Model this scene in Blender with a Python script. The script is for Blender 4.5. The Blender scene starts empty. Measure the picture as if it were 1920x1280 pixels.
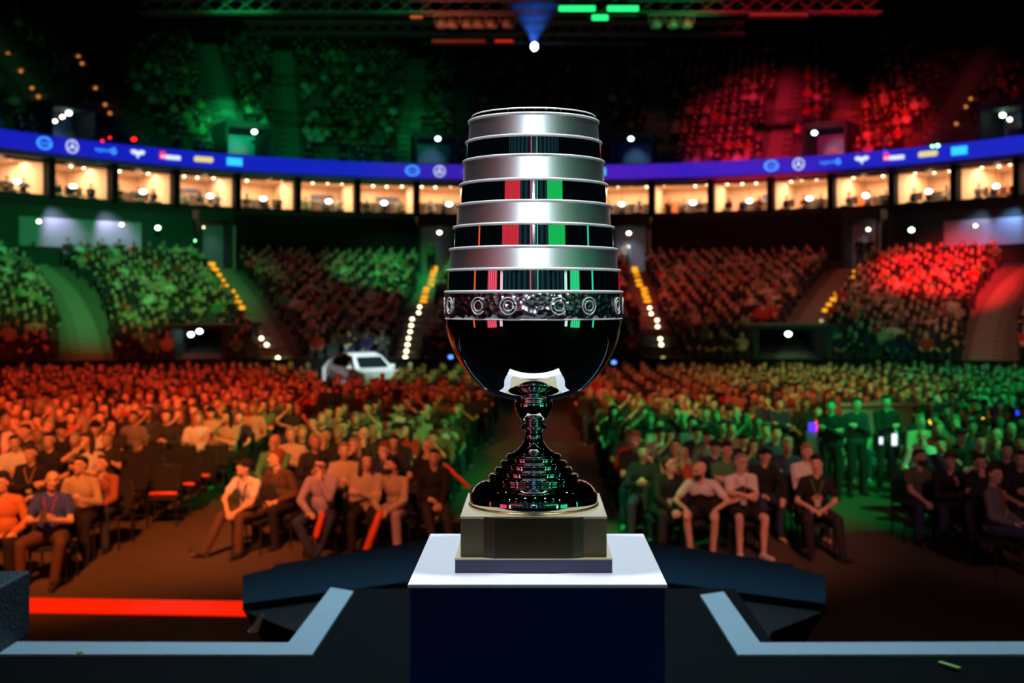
import bpy, math, random
import numpy as np
from mathutils import Vector, Matrix, Euler
random.seed(7)
PI = math.pi
SC = bpy.context.scene
COL = SC.collection

# ------------------------------------------------------------------ camera, world, exposure
F = 2240.0            # focal length in pixels of the 1920 wide frame
CX, CY = 1001.5, 565.0  # principal point: level camera, shifted lens
EYE = 3.35
cam_d = bpy.data.cameras.new('camera'); cam = bpy.data.objects.new('camera', cam_d); COL.objects.link(cam)
cam_d.sensor_width = 36; cam_d.lens = F/1920*36
cam_d.shift_x = -(CX-960)/1920; cam_d.shift_y = -(640-CY)/1920
cam_d.clip_start = .1; cam_d.clip_end = 400
cam.location = (0, 0, EYE); cam.rotation_euler = (PI/2, 0, 0)
cam_d.dof.use_dof = True; cam_d.dof.focus_distance = 2.43; cam_d.dof.aperture_fstop = 4.6
SC.camera = cam
W = bpy.data.worlds.new('world'); SC.world = W; W.use_nodes = True
W.node_tree.nodes['Background'].inputs[0].default_value = (.25, .5, .7, 1)
W.node_tree.nodes['Background'].inputs[1].default_value = .0035
SC.view_settings.view_transform = 'Standard'; SC.view_settings.look = 'None'
SC.view_settings.exposure = 0.0; SC.view_settings.gamma = 1.0
SC.view_settings.use_curve_mapping = False

def P(px, py, z):
    """point at depth z seen at a pixel of the photograph"""
    return Vector(((px-CX)*z/F, z, EYE-(py-CY)*z/F))
def PG(px, py, h=0.0):
    """point of the horizontal plane at height h seen at that pixel"""
    z = (EYE-h)*F/(py-CY); return Vector(((px-CX)*z/F, z, h))

def spot(name, loc, target, color, power, width, blend=.6, size=.3, spec=1.0):
    d = bpy.data.lights.new(name, 'SPOT'); o = bpy.data.objects.new(name, d); COL.objects.link(o)
    loc = Vector(loc); t = Vector(target)
    o.location = loc; o.rotation_euler = (t-loc).to_track_quat('-Z', 'Y').to_euler()
    d.color = color; d.energy = power; d.spot_size = min(2.6, 2*math.atan(width/(t-loc).length)); d.spot_blend = blend
    d.shadow_soft_size = size; d.specular_factor = spec
    return o
def area(name, loc, target, color, power, sx, sy):
    d = bpy.data.lights.new(name, 'AREA'); o = bpy.data.objects.new(name, d); COL.objects.link(o)
    o.location = loc; o.rotation_euler = (Vector(target)-Vector(loc)).to_track_quat('-Z', 'Y').to_euler()
    d.shape = 'RECTANGLE'; d.size = sx; d.size_y = sy; d.color = color; d.energy = power
    return o
ORANGE = (1, .17, .03); RED = (1, .015, .02); GREEN = (.012, .95, .2); TEAL = (.01, .7, .4); WHITE = (.85, .93, 1); WARM = (1, .6, .32)
PINK = (1, .3, .22)
# trophy and stage lights, plus an added blue fill
for sx in (-1, 1): spot('trophy_top_light', (sx*1.5, 2.25, 9.0), (0, 2.55, 2.8), (.9, .95, 1), 1180, .66, .5, .2)
spot('added_blue_fill', (0, -3.5, 4.5), (0, 2.3, 2.35), (.12, .25, 1), 60, .75, .8, .3)  # fill spot added so the pedestal front reads navy
spot('trophy_front_light', (0.0, -5.2, 4.75), (0, 2.55, 3.55), WHITE, 800, .36, .4, .13)
spot('stage_wash_light', (0, 11, 10), (0, 5.9, 1.6), (.45, .78, 1), 3700, 4.4, 1.0, .5)
# crowd wash, hung over the hall:                target                       colour  power  half width
for nm, loc, tg, c, p, w in [
    ('orange_wash_left', (-3, 3, 12), (-7.2, 17.5, .8), (1, .2, .04), 19541, 5.5),
    ('orange_wash_rows', (-4, 2, 11), (-2.9, 16.2, .9), (1, .22, .08), 9240, 2.9),
    ('red_wash_left', (-5, 8, 15), (-11.0, 28, .8), (1, .05, .012), 16926, 8.0),
    ('red_wash_centre', (-7, 8, 15), (-4.0, 29, .8), (1, .1, .03), 8618, 7.0),
    ('green_cross_left', (9, 14, 12), (-2.6, 21.5, .8), GREEN, 5160, 3.6),
    ('green_cross_back', (8, 22, 12), (-4.5, 38, .8), GREEN, 5460, 4.0),
    ('orange_wash_right', (-1, 8, 15), (5.0, 31, .8), (1, .17, .06), 10867, 6.5),
    ('green_wash_right', (12, 13, 12), (4.2, 21.5, .9), GREEN, 8450, 4.8),
    ('green_wash_far_right', (13, 15, 14), (11.5, 31, .8), (.015, .9, .2), 8400, 7.5),
    ('pink_wash_right_rows', (3.0, 1, 10), (2.7, 16.0, .9), (1, .3, .22), 5850, 2.5),
    ('pink_wash_right_end', (6.0, 1, 9), (6.2, 16.0, .9), (1, .35, .4), 1360, 2.6),
    ('aisle_green', (-1, 13, 10), (1.2, 16.8, 0), GREEN, 3600, 1.5),
    ('bowl_green_left', (-3, 16, 17), (-20, 55, 3.8), GREEN, 31555, 9.0),
    ('bowl_red_low_left', (-3, 14, 16), (-15, 43, 1.5), (1, .08, .04), 6300, 9.0),
    ('bowl_green_spot', (-2, 16, 17), (-7.3, 61, 4.6), GREEN, 46080, 3.9),
    ('bowl_green_aisle', (-2, 16, 17), (-5.0, 62, 4.6), GREEN, 36000, 1.5),
    ('bowl_dim_left', (-2, 16, 17), (-9, 55, 3.4), (.6, .22, .22), 4200, 8),
    ('bowl_red_mid_right', (2, 16, 17), (10.5, 58, 4.4), (1, .12, .07), 16380, 9),
    ('bowl_red_low_mid', (2, 16, 17), (4.6, 54, 3.2), (1, .04, .04), 16000, 3.2),
    ('bowl_red_spot', (4, 16, 17), (18.8, 54.5, 4.2), RED, 264000, 3.9),
    ('bowl_red_right', (4, 16, 17), (21, 50, 3.2), (1, .12, .08), 13200, 9),
    ('bowl_teal_low_right', (4, 14, 16), (13.5, 44, 1.5), TEAL, 4500, 8),
    ('upper_green_wash', (-3, 16, 16), (-15, 76, 14), GREEN, 14400, 12),
    ('upper_green_stair', (-3, 16, 16), (-18.6, 73, 13.5), GREEN, 153000, 2.8),
    ('upper_green_centre', (-3, 16, 16), (-7.3, 76, 14), GREEN, 26000, 2.4),
    ('upper_green_corner', (-3, 16, 16), (-33, 66, 15.5), GREEN, 4000, 8),
    ('upper_red_wash', (3, 16, 16), (15, 76, 13), (1, .02, .06), 115200, 6.5),
    ('upper_red_stair', (3, 16, 16), (20.6, 71, 13), RED, 160550, 3.6),
    ('upper_red_far', (3, 16, 16), (25, 72, 14), (1, .05, .06), 10000, 6.0),
    ('upper_dim_right', (3, 16, 16), (7.8, 76, 14), (1, .35, .25), 6000, 2.2),
    ('floor_left_fill', (-2, 2, 10), (-3.5, 11.5, 0), (1, .34, .06), 462, 4.5),
    ('floor_right_fill', (2, 2, 10), (4.5, 12, 0), (1, .25, .18), 200, 4.5),
    ('car_light', (-2, 34, 9), (-6.0, 41, .9), (.85, .95, 1), 6840, 2.2),
]:
    spot(nm, loc, tg, c, p, w, .85, .35)

# ------------------------------------------------------------------ helpers
def link(o, parent=None):
    COL.objects.link(o)
    if parent is not None: o.parent = parent
    return o
def tag(o, label=None, cat=None, group=None, kind=None):
    if label: o['label'] = label
    if cat: o['category'] = cat
    if group: o['group'] = group
    if kind: o['kind'] = kind
    return o
def thing(name, label, cat, loc=(0, 0, 0), rz=0, group=None):
    o = bpy.data.objects.new(name, None); COL.objects.link(o); o.empty_display_size = .1
    o.location = loc; o.rotation_euler = (0, 0, rz)
    return tag(o, label, cat, group)
def copy_tree(o, parent=None):
    c = o.copy(); COL.objects.link(c); c.parent = parent
    for ch in o.children: copy_tree(ch, c)
    return c

_m = {}
def mat(name, col=(.5, .5, .5), rough=.6, metal=0., var=.12, scale=30., emit=None, es=1., bump=0., spec=.5):
    if name in _m: return _m[name]
    m = bpy.data.materials.new(name); m.use_nodes = True; nt = m.node_tree; n = nt.nodes
    b = n['Principled BSDF']
    b.inputs['Roughness'].default_value = rough; b.inputs['Metallic'].default_value = metal
    b.inputs['Specular IOR Level'].default_value = spec
    b.inputs['Base Color'].default_value = (*col, 1)
    if emit:
        b.inputs['Emission Color'].default_value = (*emit, 1); b.inputs['Emission Strength'].default_value = es
    if var or bump:
        tc = n.new('ShaderNodeTexCoord'); no = n.new('ShaderNodeTexNoise'); no.inputs['Scale'].default_value = scale
        no.inputs['Detail'].default_value = 3
        nt.links.new(tc.outputs['Object'], no.inputs['Vector'])
        if var:
            mx = n.new('ShaderNodeMix'); mx.data_type = 'RGBA'
            mx.inputs[6].default_value = (*[c*(1-var) for c in col], 1); mx.inputs[7].default_value = (*[min(1, c*(1+var)) for c in col], 1)
            nt.links.new(no.outputs['Fac'], mx.inputs[0]); nt.links.new(mx.outputs[2], b.inputs['Base Color'])
        if bump:
            bp = n.new('ShaderNodeBump'); bp.inputs['Strength'].default_value = bump; bp.inputs['Distance'].default_value = .02
            nt.links.new(no.outputs['Fac'], bp.inputs['Height']); nt.links.new(bp.outputs['Normal'], b.inputs['Normal'])
    _m[name] = m
    return m
def glow(name, col, s):
    return mat(name, (.02, .02, .02), .5, var=0, emit=col, es=s)

class MB:
    def __init__(s): s.v = []; s.f = []; s.mi = []; s.cur = 0
    def add(s, vs, fs):
        k = len(s.v); s.v += [tuple(v) for v in vs]; s.f += [tuple(i+k for i in f) for f in fs]; s.mi += [s.cur]*len(fs); return s
    def box(s, c, d, rot=None, taper=1.0):
        x, y, z = d[0]/2, d[1]/2, d[2]/2; t = taper
        vs = [Vector(q) for q in [(-x, -y, -z), (x, -y, -z), (x, y, -z), (-x, y, -z), (-x*t, -y*t, z), (x*t, -y*t, z), (x*t, y*t, z), (-x*t, y*t, z)]]
        if rot is not None: vs = [rot @ v for v in vs]
        c = Vector(c)
        return s.add([v+c for v in vs], [(0, 3, 2, 1), (4, 5, 6, 7), (0, 1, 5, 4), (1, 2, 6, 5), (2, 3, 7, 6), (3, 0, 4, 7)])
    def ell(s, c, r, rot=None, n=14, m=9):
        vs = []; fs = []
        c = Vector(c)
        pts = [(0, 0, 1)]
        for j in range(1, m):
            a = PI*j/m
            for i in range(n): b = 2*PI*i/n; pts.append((math.sin(a)*math.cos(b), math.sin(a)*math.sin(b), math.cos(a)))
        pts.append((0, 0, -1))
        for p in pts:
            v = Vector((p[0]*r[0], p[1]*r[1], p[2]*r[2]))
            if rot is not None: v = rot @ v
            vs.append(v+c)
        L = len(pts)-1
        for i in range(n): fs.append((0, 1+i, 1+(i+1) % n))
        for j in range(m-2):
            for i in range(n):
                a = 1+j*n; b = a+n; fs.append((a+i, b+i, b+(i+1) % n, a+(i+1) % n))
        a = 1+(m-2)*n
        for i in range(n): fs.append((a+i, L, a+(i+1) % n))
        return s.add(vs, fs)
    def tube(s, pts, rad, n=8, caps=True):
        pts = [Vector(p) for p in pts]
        if not hasattr(rad, '__len__'): rad = [rad]*len(pts)
        vs = []; fs = []; up = None
        for i, p in enumerate(pts):
            d = (pts[min(i+1, len(pts)-1)]-pts[max(i-1, 0)])
            d = d.normalized() if d.length > 1e-9 else Vector((0, 0, 1))
            if up is None: up = Vector((0, 0, 1)) if abs(d.z) < .9 else Vector((1, 0, 0))
            a = d.cross(up)
            if a.length < 1e-4: a = d.cross(Vector((1, .3, .2)))
            a.normalize(); b = a.cross(d).normalized(); up = b
            for k in range(n):
                t = 2*PI*k/n; vs.append(p+(a*math.cos(t)+b*math.sin(t))*rad[i])
        for i in range(len(pts)-1):
            for k in range(n): fs.append((i*n+k, i*n+(k+1) % n, (i+1)*n+(k+1) % n, (i+1)*n+k))
        if caps:
            fs.append(tuple(range(n-1, -1, -1))); fs.append(tuple((len(pts)-1)*n+k for k in range(n)))
        return s.add(vs, fs)
    def cap(s, p0, p1, r0, r1, n=12):
        """tapered capsule"""
        p0 = Vector(p0); p1 = Vector(p1); d = p1-p0
        if d.length < 1e-6: d = Vector((0, 0, 1e-4)); p1 = p0+d
        d = d.normalized(); pts = []; rs = []
        for a in (80, 55, 28): A = math.radians(a); pts.append(p0-d*r0*math.sin(A)); rs.append(r0*math.cos(A))
        for k in (0, .5, 1): pts.append(p0.lerp(p1, k)); rs.append(r0+(r1-r0)*k)
        for a in (28, 55, 80): A = math.radians(a); pts.append(p1+d*r1*math.sin(A)); rs.append(r1*math.cos(A))
        return s.tube(pts, rs, n)
    def lathe(s, prof, n=96, c=(0, 0, 0), close=False):
        vs = []; fs = []
        for r, z in prof:
            for k in range(n): t = 2*PI*k/n; vs.append((c[0]+r*math.cos(t), c[1]+r*math.sin(t), c[2]+z))
        m = len(prof)
        for i in range(m if close else m-1):
            j = (i+1) % m
            for k in range(n): fs.append((i*n+k, i*n+(k+1) % n, j*n+(k+1) % n, j*n+k))
        return s.add(vs, fs)
    def prism(s, poly, z0, z1):
        n = len(poly); vs = [(x, y, z0) for x, y in poly]+[(x, y, z1) for x, y in poly]
        fs = [tuple(range(n-1, -1, -1)), tuple(range(n, 2*n))]+[(i, (i+1) % n, n+(i+1) % n, n+i) for i in range(n)]
        return s.add(vs, fs)
    def mesh(s, name, smooth=False):
        me = bpy.data.meshes.new(name); me.from_pydata(s.v, [], s.f); me.update()
        if smooth: me.polygons.foreach_set('use_smooth', [True]*len(me.polygons))
        if any(s.mi): me.polygons.foreach_set('material_index', s.mi)
        return me
    def build(s, name, m, parent=None, smooth=False, bevel=0, loc=None, auto=None):
        me = s.mesh(name, smooth)
        for q in (m if isinstance(m, (list, tuple)) else [m]): me.materials.append(q)
        o = bpy.data.objects.new(name, me); link(o, parent)
        if loc is not None: o.location = loc
        if auto: me.shade_smooth() if hasattr(me, 'shade_smooth') else None
        if bevel:
            b = o.modifiers.new('bevel', 'BEVEL'); b.width = bevel; b.segments = 2; b.limit_method = 'ANGLE'
        return o
def struct(o): o['kind'] = 'structure'; return o

# ------------------------------------------------------------------ arena geometry (plan curves)
ZC, RR = 42.0, 28.0            # centre and radius of the suite ring
def ring(th, R=RR): return Vector((R*math.sin(th), ZC+R*math.cos(th), 0))
NL = 27
def low_row(t):
    """depth at x=0, radius, tread height of a lower stand row; t 0..1"""
    return 43+23*t, 1/(1/60+t*(1/28-1/60)), 1.0+3.95*t
def low_y(x, t):
    zf, R, h = low_row(t); x = min(abs(x), R*.97); return zf-(R-math.sqrt(R*R-x*x))
def up_row(t): return 28.7+18.2*t, EYE+7.25+10.4*t
def up_y(x, t):
    R, h = up_row(t); x = min(abs(x), R*.985); return ZC+math.sqrt(R*R-x*x)
def on_low(px, py):
    best = None
    for i in range(401):
        t = i/400; y = low_row(t)[0]
        for _ in range(6): x = (px-CX)/F*y; y = low_y(x, t)
        q = CY-(low_row(t)[2]-EYE)*F/y
        if best is None or abs(q-py) < best[0]: best = (abs(q-py), t, x, y, low_row(t)[2])
    return best[1:]
def on_up(px, py):
    best = None
    for i in range(401):
        t = i/400; y = ZC+up_row(t)[0]
        for _ in range(8): x = (px-CX)/F*y; y = (y+up_y(x, t))/2
        q = CY-(up_row(t)[1]-EYE)*F/y
        if best is None or abs(q-py) < best[0]: best = (abs(q-py), t, x, y, up_row(t)[1])
    return best[1:]
def line_t(a, b):
    """aisle as x(t) from two stand points"""
    t0, x0 = a[0], a[1]; t1, x1 = b[0], b[1]
    return lambda t: x0+(x1-x0)*(t-t0)/(t1-t0)
low_aisles = [line_t(on_low(*b), on_low(*a)) for a, b in [((812, 505), (775, 650)), ((415, 505), (505, 640)), ((1192, 505), (1229, 650)), ((1590, 505), (1500, 640)), ((22, 490), (150, 605)), ((1990, 490), (1860, 605))]]
up_aisles = [line_t(on_up(*b), on_up(*a)) for a, b in [((782, 150), (766, 290)), ((885, 150), (870, 290)), ((400, 140), (438, 285)), ((532, 150), (540, 290)), ((1222, 150), (1238, 290)), ((1482, 150), (1462, 280)), ((1608, 135), (1572, 280)), ((-10, 90), (90, 210)), ((135, 110), (205, 200)), ((1125, 150), (1130, 290)), ((1850, 110), (1790, 210))]]

def terrace(name, m, N, rowf, yf, ext, dz):
    b = MB(); n = 60
    for i in range(N):
        t = i/(N-1); t2 = (i+1)/(N-1)
        X = ext(t); vs = []; h = rowf(t)[-1]
        for k in range(n+1):
            x = -X+2*X*k/n; y0 = yf(x, t)-.42; y1 = yf(x, t2)-.42
            vs += [(x, y0, h-dz), (x, y0, h), (x, y1, h)]
        fs = []
        for k in range(n):
            a = 3*k; fs += [(a, a+3, a+4, a+1), (a+1, a+4, a+5, a+2)]
        b.add(vs, fs)
    return struct(b.build(name, m))
concrete = mat('stand_concrete', (.14, .145, .14), .85, scale=1.5, var=.2)
terrace('lower_stand_terrace', concrete, NL, low_row, low_y, lambda t: min(27, low_row(t)[1]*.93), .3)
terrace('upper_stand_terrace', concrete, 22, up_row, up_y, lambda t: up_row(t)[0]*.955, .55)

step_m = mat('stair_concrete', (.26, .27, .26), .8, scale=4, var=.12)
def stairs(name, aisles_, N, rowf, yf, w, dz):
    for f in aisles_:
        b = MB()
        for i in range(N):
            t = i/(N-1); x = f(t); h = rowf(t)[-1]
            if abs(x) > 26 and name.startswith('lower'): continue
            y = yf(x, t); y2 = yf(x, (i+1)/(N-1)); sl_ = -math.atan2(x, 75)
            if not -.47 < x/y < .47: continue
            b.box((x, (y+y2)/2-.42, h+.02-dz/2), (w, y2-y, dz), Matrix.Rotation(sl_, 3, 'Z')); b.box((x, (y+y2)/2-.42+(y2-y)*.25, h+dz*.25), (w, (y2-y)*.5, dz*.5), Matrix.Rotation(sl_, 3, 'Z'))
        if b.v: struct(b.build(name, step_m))
stairs('lower_stand_stairs', low_aisles, NL, low_row, low_y, 1.15, .15); stairs('upper_stand_stairs', up_aisles, 22, up_row, up_y, 1.3, .47)

# floors, roof, walls
black = mat('black_paint', (.006, .006, .007), .8, spec=.2)
dark = mat('dark_wall', (.03, .035, .04), .8)
darkteal = mat('dark_teal_wall', (.03, .055, .06), .8)
fl = mat('arena_floor_covering', (.12, .095, .065), .75, var=.18, scale=2.2, spec=.25)
b = MB(); b.box((0, 35, -.05), (90, 110, .1)); struct(b.build('floor', fl))
roof = mat('roof_metal', (.008, .01, .011), .8)
b = MB(); b.box((0, 45, 27), (120, 130, .3)); struct(b.build('ceiling', roof))
def curved_wall(name, m, R, z0, z1, a0=-1.36, a1=1.36, n=64, yc=ZC, th=.25, rim=0, parent=None):
    b = MB(); vs = []
    for k in range(n+1):
        t = a0+(a1-a0)*k/n
        for r in (R, R+th):
            for z in (z0, z1): vs.append((r*math.sin(t), yc+r*math.cos(t), z))
    fs = []
    for k in range(n):
        a = 4*k; c = a+4
        fs += [(a, a+1, c+1, c), (a+2, c+2, c+3, a+3), (a+1, a+3, c+3, c+1), (a, c, c+2, a+2)]
    fs += [(0, 2, 3, 1), (4*n, 4*n+1, 4*n+3, 4*n+2)]
    b.add(vs, fs); return b.build(name, m, parent)
struct(curved_wall('wall_back', roof, 49.5, EYE+10, 27.2))
struct(curved_wall('trim_1', dark, 27.95, EYE+4.62, EYE+5.12))             # suite parapet
struct(curved_wall('trim_2', mat('suite_soffit', (.25, .17, .11), .6), 28.0, EYE+6.86, EYE+7.12))
# wall under the suites
b = MB(); n = 60; vs = []
for k in range(n+1):
    x = -27+54*k/n; y = low_y(x, 1.0)+1.6; vs += [(x, y, 4.4), (x, y, EYE+4.48), (x*1.02, y+4.0, EYE+4.48)]
fs = []
for k in range(n): fs += [(3*k, 3*k+3, 3*k+4, 3*k+1), (3*k+1, 3*k+4, 3*k+5, 3*k+2)]
b.add(vs, fs); struct(b.build('wall_concourse', darkteal))
# wall in front of the lower stand
b = MB(); vs = []
for k in range(n+1):
    x = -24+48*k/n; y = low_y(x, 0)-.62; vs += [(x, y, 0), (x, y, 1.35), (x, y+.12, 1.35), (x, y+.12, 0)]
fs = []
for k in range(n):
    a = 4*k; c = a+4; fs += [(a, c, c+1, a+1), (a+1, c+1, c+2, a+2), (a+2, c+2, c+3, a+3)]
b.add(vs, fs); struct(b.build('wall_front', black))

# ------------------------------------------------------------------ LED ribbon with marks
ribbon_m = bpy.data.materials.new('ribbon_screen'); ribbon_m.use_nodes = True
nt = ribbon_m.node_tree; bs = nt.nodes['Principled BSDF']; bs.inputs['Base Color'].default_value = (.01, .01, .02, 1)
tc = nt.nodes.new('ShaderNodeTexCoord'); sep = nt.nodes.new('ShaderNodeSeparateXYZ'); cr = nt.nodes.new('ShaderNodeValToRGB'); mp = nt.nodes.new('ShaderNodeMapRange')
nt.links.new(tc.outputs['Object'], sep.inputs[0]); nt.links.new(sep.outputs['X'], mp.inputs['Value'])
mp.inputs['From Min'].default_value = -25; mp.inputs['From Max'].default_value = 25
nt.links.new(mp.outputs['Result'], cr.inputs['Fac']); nt.links.new(cr.outputs['Color'], bs.inputs['Emission Color'])
e = cr.color_ramp.elements; e[0].position = 0; e[0].color = (.006, .012, .5, 1); e[1].position = 1; e[1].color = (.01, .02, .55, 1)
for p, c in [(.3, (.006, .012, .5, 1)), (.42, (.045, .012, .42, 1)), (.56, (.07, .012, .48, 1)), (.64, (.06, .012, .48, 1)), (.72, (.008, .012, .5, 1))]:
    q = e.new(p); q.color = c
bs.inputs['Emission Strength'].default_value = 1.0
rib = curved_wall('ribbon_screen', ribbon_m, 27.6, EYE+7.12, EYE+7.92, -1.3, 1.3, 96)
tag(rib, 'long blue ribbon screen curving around the arena below the upper tier', 'screen')

def flat(shape, th, z, name, m, rad=27.54, kind=None):
    """shape: MB in the ribbon's local plane (x right, z up, thin in y) bent onto the ribbon"""
    vs = []
    for x, y, zz in shape.v:
        a = th+x/27.6; r = rad+y
        vs.append((r*math.sin(a), ZC+r*math.cos(a), z+zz))
    shape.v = vs; return shape.build(name, m, rib)
m_lb = glow('mark_light_blue', (.05, .32, 1), 1.3); m_w = glow('mark_white', (.75, .85, 1), 1.1); m_rd = glow('mark_red', (1, .03, .12), 1.2)
m_y = glow('mark_yellow', (.85, .72, .25), 1.0); m_c = glow('mark_cyan', (.03, .55, 1), 1.3)
def ringband(b, cx, cz, ax, az, w, n=28, a0=0, a1=2*PI, y=-.02):
    vs = []; fs = []
    for k in range(n+1):
        t = a0+(a1-a0)*k/n
        for s in (1, 1-w/min(ax, az)):
            for yy in (y, y+.03): vs.append((cx+ax*s*math.cos(t), yy, cz+az*s*math.sin(t)))
    for k in range(n):
        a = 4*k; c = a+4; fs += [(a, c, c+2, a+2), (a, a+1, c+1, c), (a+2, c+2, c+3, a+3)]
    b.add(vs, fs)
def text_mesh(txt, size, m, name, parent, fit=None):
    cu = bpy.data.curves.new('lettering', 'FONT'); cu.body = txt; cu.size = size; cu.align_x = 'CENTER'; cu.align_y = 'CENTER'; cu.extrude = .008; cu.resolution_u = 3
    o = bpy.data.objects.new(name, cu); COL.objects.link(o)
    bpy.context.view_layer.update(); dg = bpy.context.evaluated_depsgraph_get()
    me = bpy.data.meshes.new_from_object(o.evaluated_get(dg)); bpy.data.objects.remove(o); bpy.data.curves.remove(cu)
    return me
def bent_text(txt, size, th, x, z, m):
    me = text_mesh(txt, size, m, 'lettering', None)
    co = [v.co.copy() for v in me.vertices]; b = MB(); b.add([(c.x+x, -c.z-.02, c.y) for c in co], [tuple(p.vertices) for p in me.polygons]); bpy.data.meshes.remove(me)
    flat(b, th, zR, 'lettering', m)
zR = EYE+7.52
def mark_th(px):
    u = (px-CX)/F; lo, hi = -1.3, 1.3
    for _ in range(50):
        mid = (lo+hi)/2; q = 27.6*math.sin(mid)/(ZC+27.6*math.cos(mid))
        if q < u: lo = mid
        else: hi = mid
    return lo
for pxs in ([82, 134, 195, 257, 318, 381, 439], [773, 824, 884, 945, 1003, 1065, 1122], [1447, 1498, 1556, 1617, 1677, 1741, 1800]):
    T = [mark_th(p) for p in pxs]
    b = MB(); ringband(b, 0, 0, .42, .31, .09, a0=.5, a1=6.6); flat(b, T[0], zR, 'ring_mark', m_lb); bent_text('intel', .26, T[0], 0, 0, m_lb)
    b = MB(); ringband(b, 0, 0, .33, .33, .05)
    for a in (90, 210, 330):
        A = math.radians(a); B1 = A+.5; B2 = A-.5
        b.add([(.31*math.cos(A), -.02, .31*math.sin(A)), (.06*math.cos(B1+.55), -.02, .06*math.sin(B1+.55)), (0, -.02, 0), (.06*math.cos(B2-.55), -.02, .06*math.sin(B2-.55))], [(0, 1, 2, 3)])
    flat(b, T[1], zR, 'star_mark', m_w)
    bent_text('logitech', .27, T[2], -.1, 0, m_lb); b = MB(); ringband(b, .5, 0, .16, .17, .07, a0=.6, a1=6.3); b.box((.56, -.01, -.02), (.16, .03, .06)); flat(b, T[2], zR, 'ring_mark', m_lb)
    b = MB()
    b.add([(-.42, -.02, .1), (-.25, -.02, .2), (0, -.02, .12), (.25, -.02, .2), (.42, -.02, .1), (.3, -.02, -.04), (.1, -.02, -.06), (0, -.02, -.27), (-.1, -.02, -.06), (-.3, -.02, -.04)], [(0, 9, 8, 2, 1), (2, 8, 7, 6), (2, 6, 5, 4, 3)])
    flat(b, T[3], zR, 'wing_mark', m_w)
    b = MB(); b.box((-.42, -.01, .04), (.3, .03, .38)); flat(b, T[4], zR, 'square_mark', m_rd)
    b = MB(); b.box((-.42, -.03, -.03), (.2, .03, .1)); b.box((.16, -.01, -.04), (.82, .03, .22)); flat(b, T[4], zR, 'bar_mark', m_w)
    b = MB(); b.prism([(-.5, -.14), (.44, -.14), (.54, -.04), (.5, .14), (-.46, .14), (-.54, .04)], 0, .03); b.v = [(x, -.02+z, y) for x, y, z in b.v]; flat(b, T[5], zR, 'bar_mark', m_y)
    b = MB(); b.box((0, -.01, 0), (.86, .03, .42)); flat(b, T[6], zR, 'rectangle_mark', m_c)

# ------------------------------------------------------------------ suites
DB = .1228
warmwall = mat('suite_wall', (.72, .55, .42), .7, var=.08)
warmceil = mat('suite_ceiling', (.78, .62, .48), .7, var=.05)
fur = mat('suite_dark_furniture', (.05, .04, .035), .6); redcab = mat('suite_red_panel', (.6, .16, .07), .5)
b = MB(); b2 = MB(); b3 = MB()
for n in range(-10, 11):
    th = n*DB; d = Vector((math.sin(th), math.cos(th), 0)); rot = Matrix.Rotation(-th, 3, 'Z')
    c = ring(th, 28.1); b.box((c.x, c.y, EYE+5.95), (.36, .5, 2.0), rot)
    c = ring(th, 30.4); b2.box((c.x, c.y, EYE+5.75), (.14, 4.2, 2.3), rot)
struct(b.build('suite_pillars', black)); struct(b2.build('suite_divider_walls', warmwall))
struct(curved_wall('wall_suite_back', warmwall, 32.6, EYE+4.6, EYE+6.95))
def slab(name, m, R0, R1, z0, z1): return struct(curved_wall(name, m, R0, z0, z1, th=R1-R0))
slab('suite_ceiling', warmceil, 28.3, 32.7, EYE+6.86, EYE+7.0); slab('suite_floor', fur, 28.2, 32.7, EYE+4.5, EYE+4.62)
rnd = random.Random(3)
bulb = glow('downlight_glow', (1, .72, .45), 9); pend = glow('pendant_glow', (1, .9, .72), 7)
ordw = ['first', 'second', 'third', 'fourth', 'fifth', 'sixth', 'seventh', 'eighth', 'ninth', 'tenth', 'eleventh', 'twelfth', 'thirteenth', 'fourteenth', 'fifteenth', 'sixteenth', 'seventeenth', 'eighteenth', 'nineteenth', 'twentieth']
tvm = glow('television_glow', (.12, .2, .35), .5)
dl_mesh = pn_mesh = None
bm_ = MB(); bm_.ell((0, 0, 0), (.07, .07, .05), n=10, m=6); dl_mesh = bm_.mesh('downlight'); dl_mesh.materials.append(bulb)
bm_ = MB(); bm_.ell((0, 0, 0), (.19, .13, .11), n=12, m=8); pn_mesh = bm_.mesh('pendant_lamp'); pn_mesh.materials.append(pend)
k = 0
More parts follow.
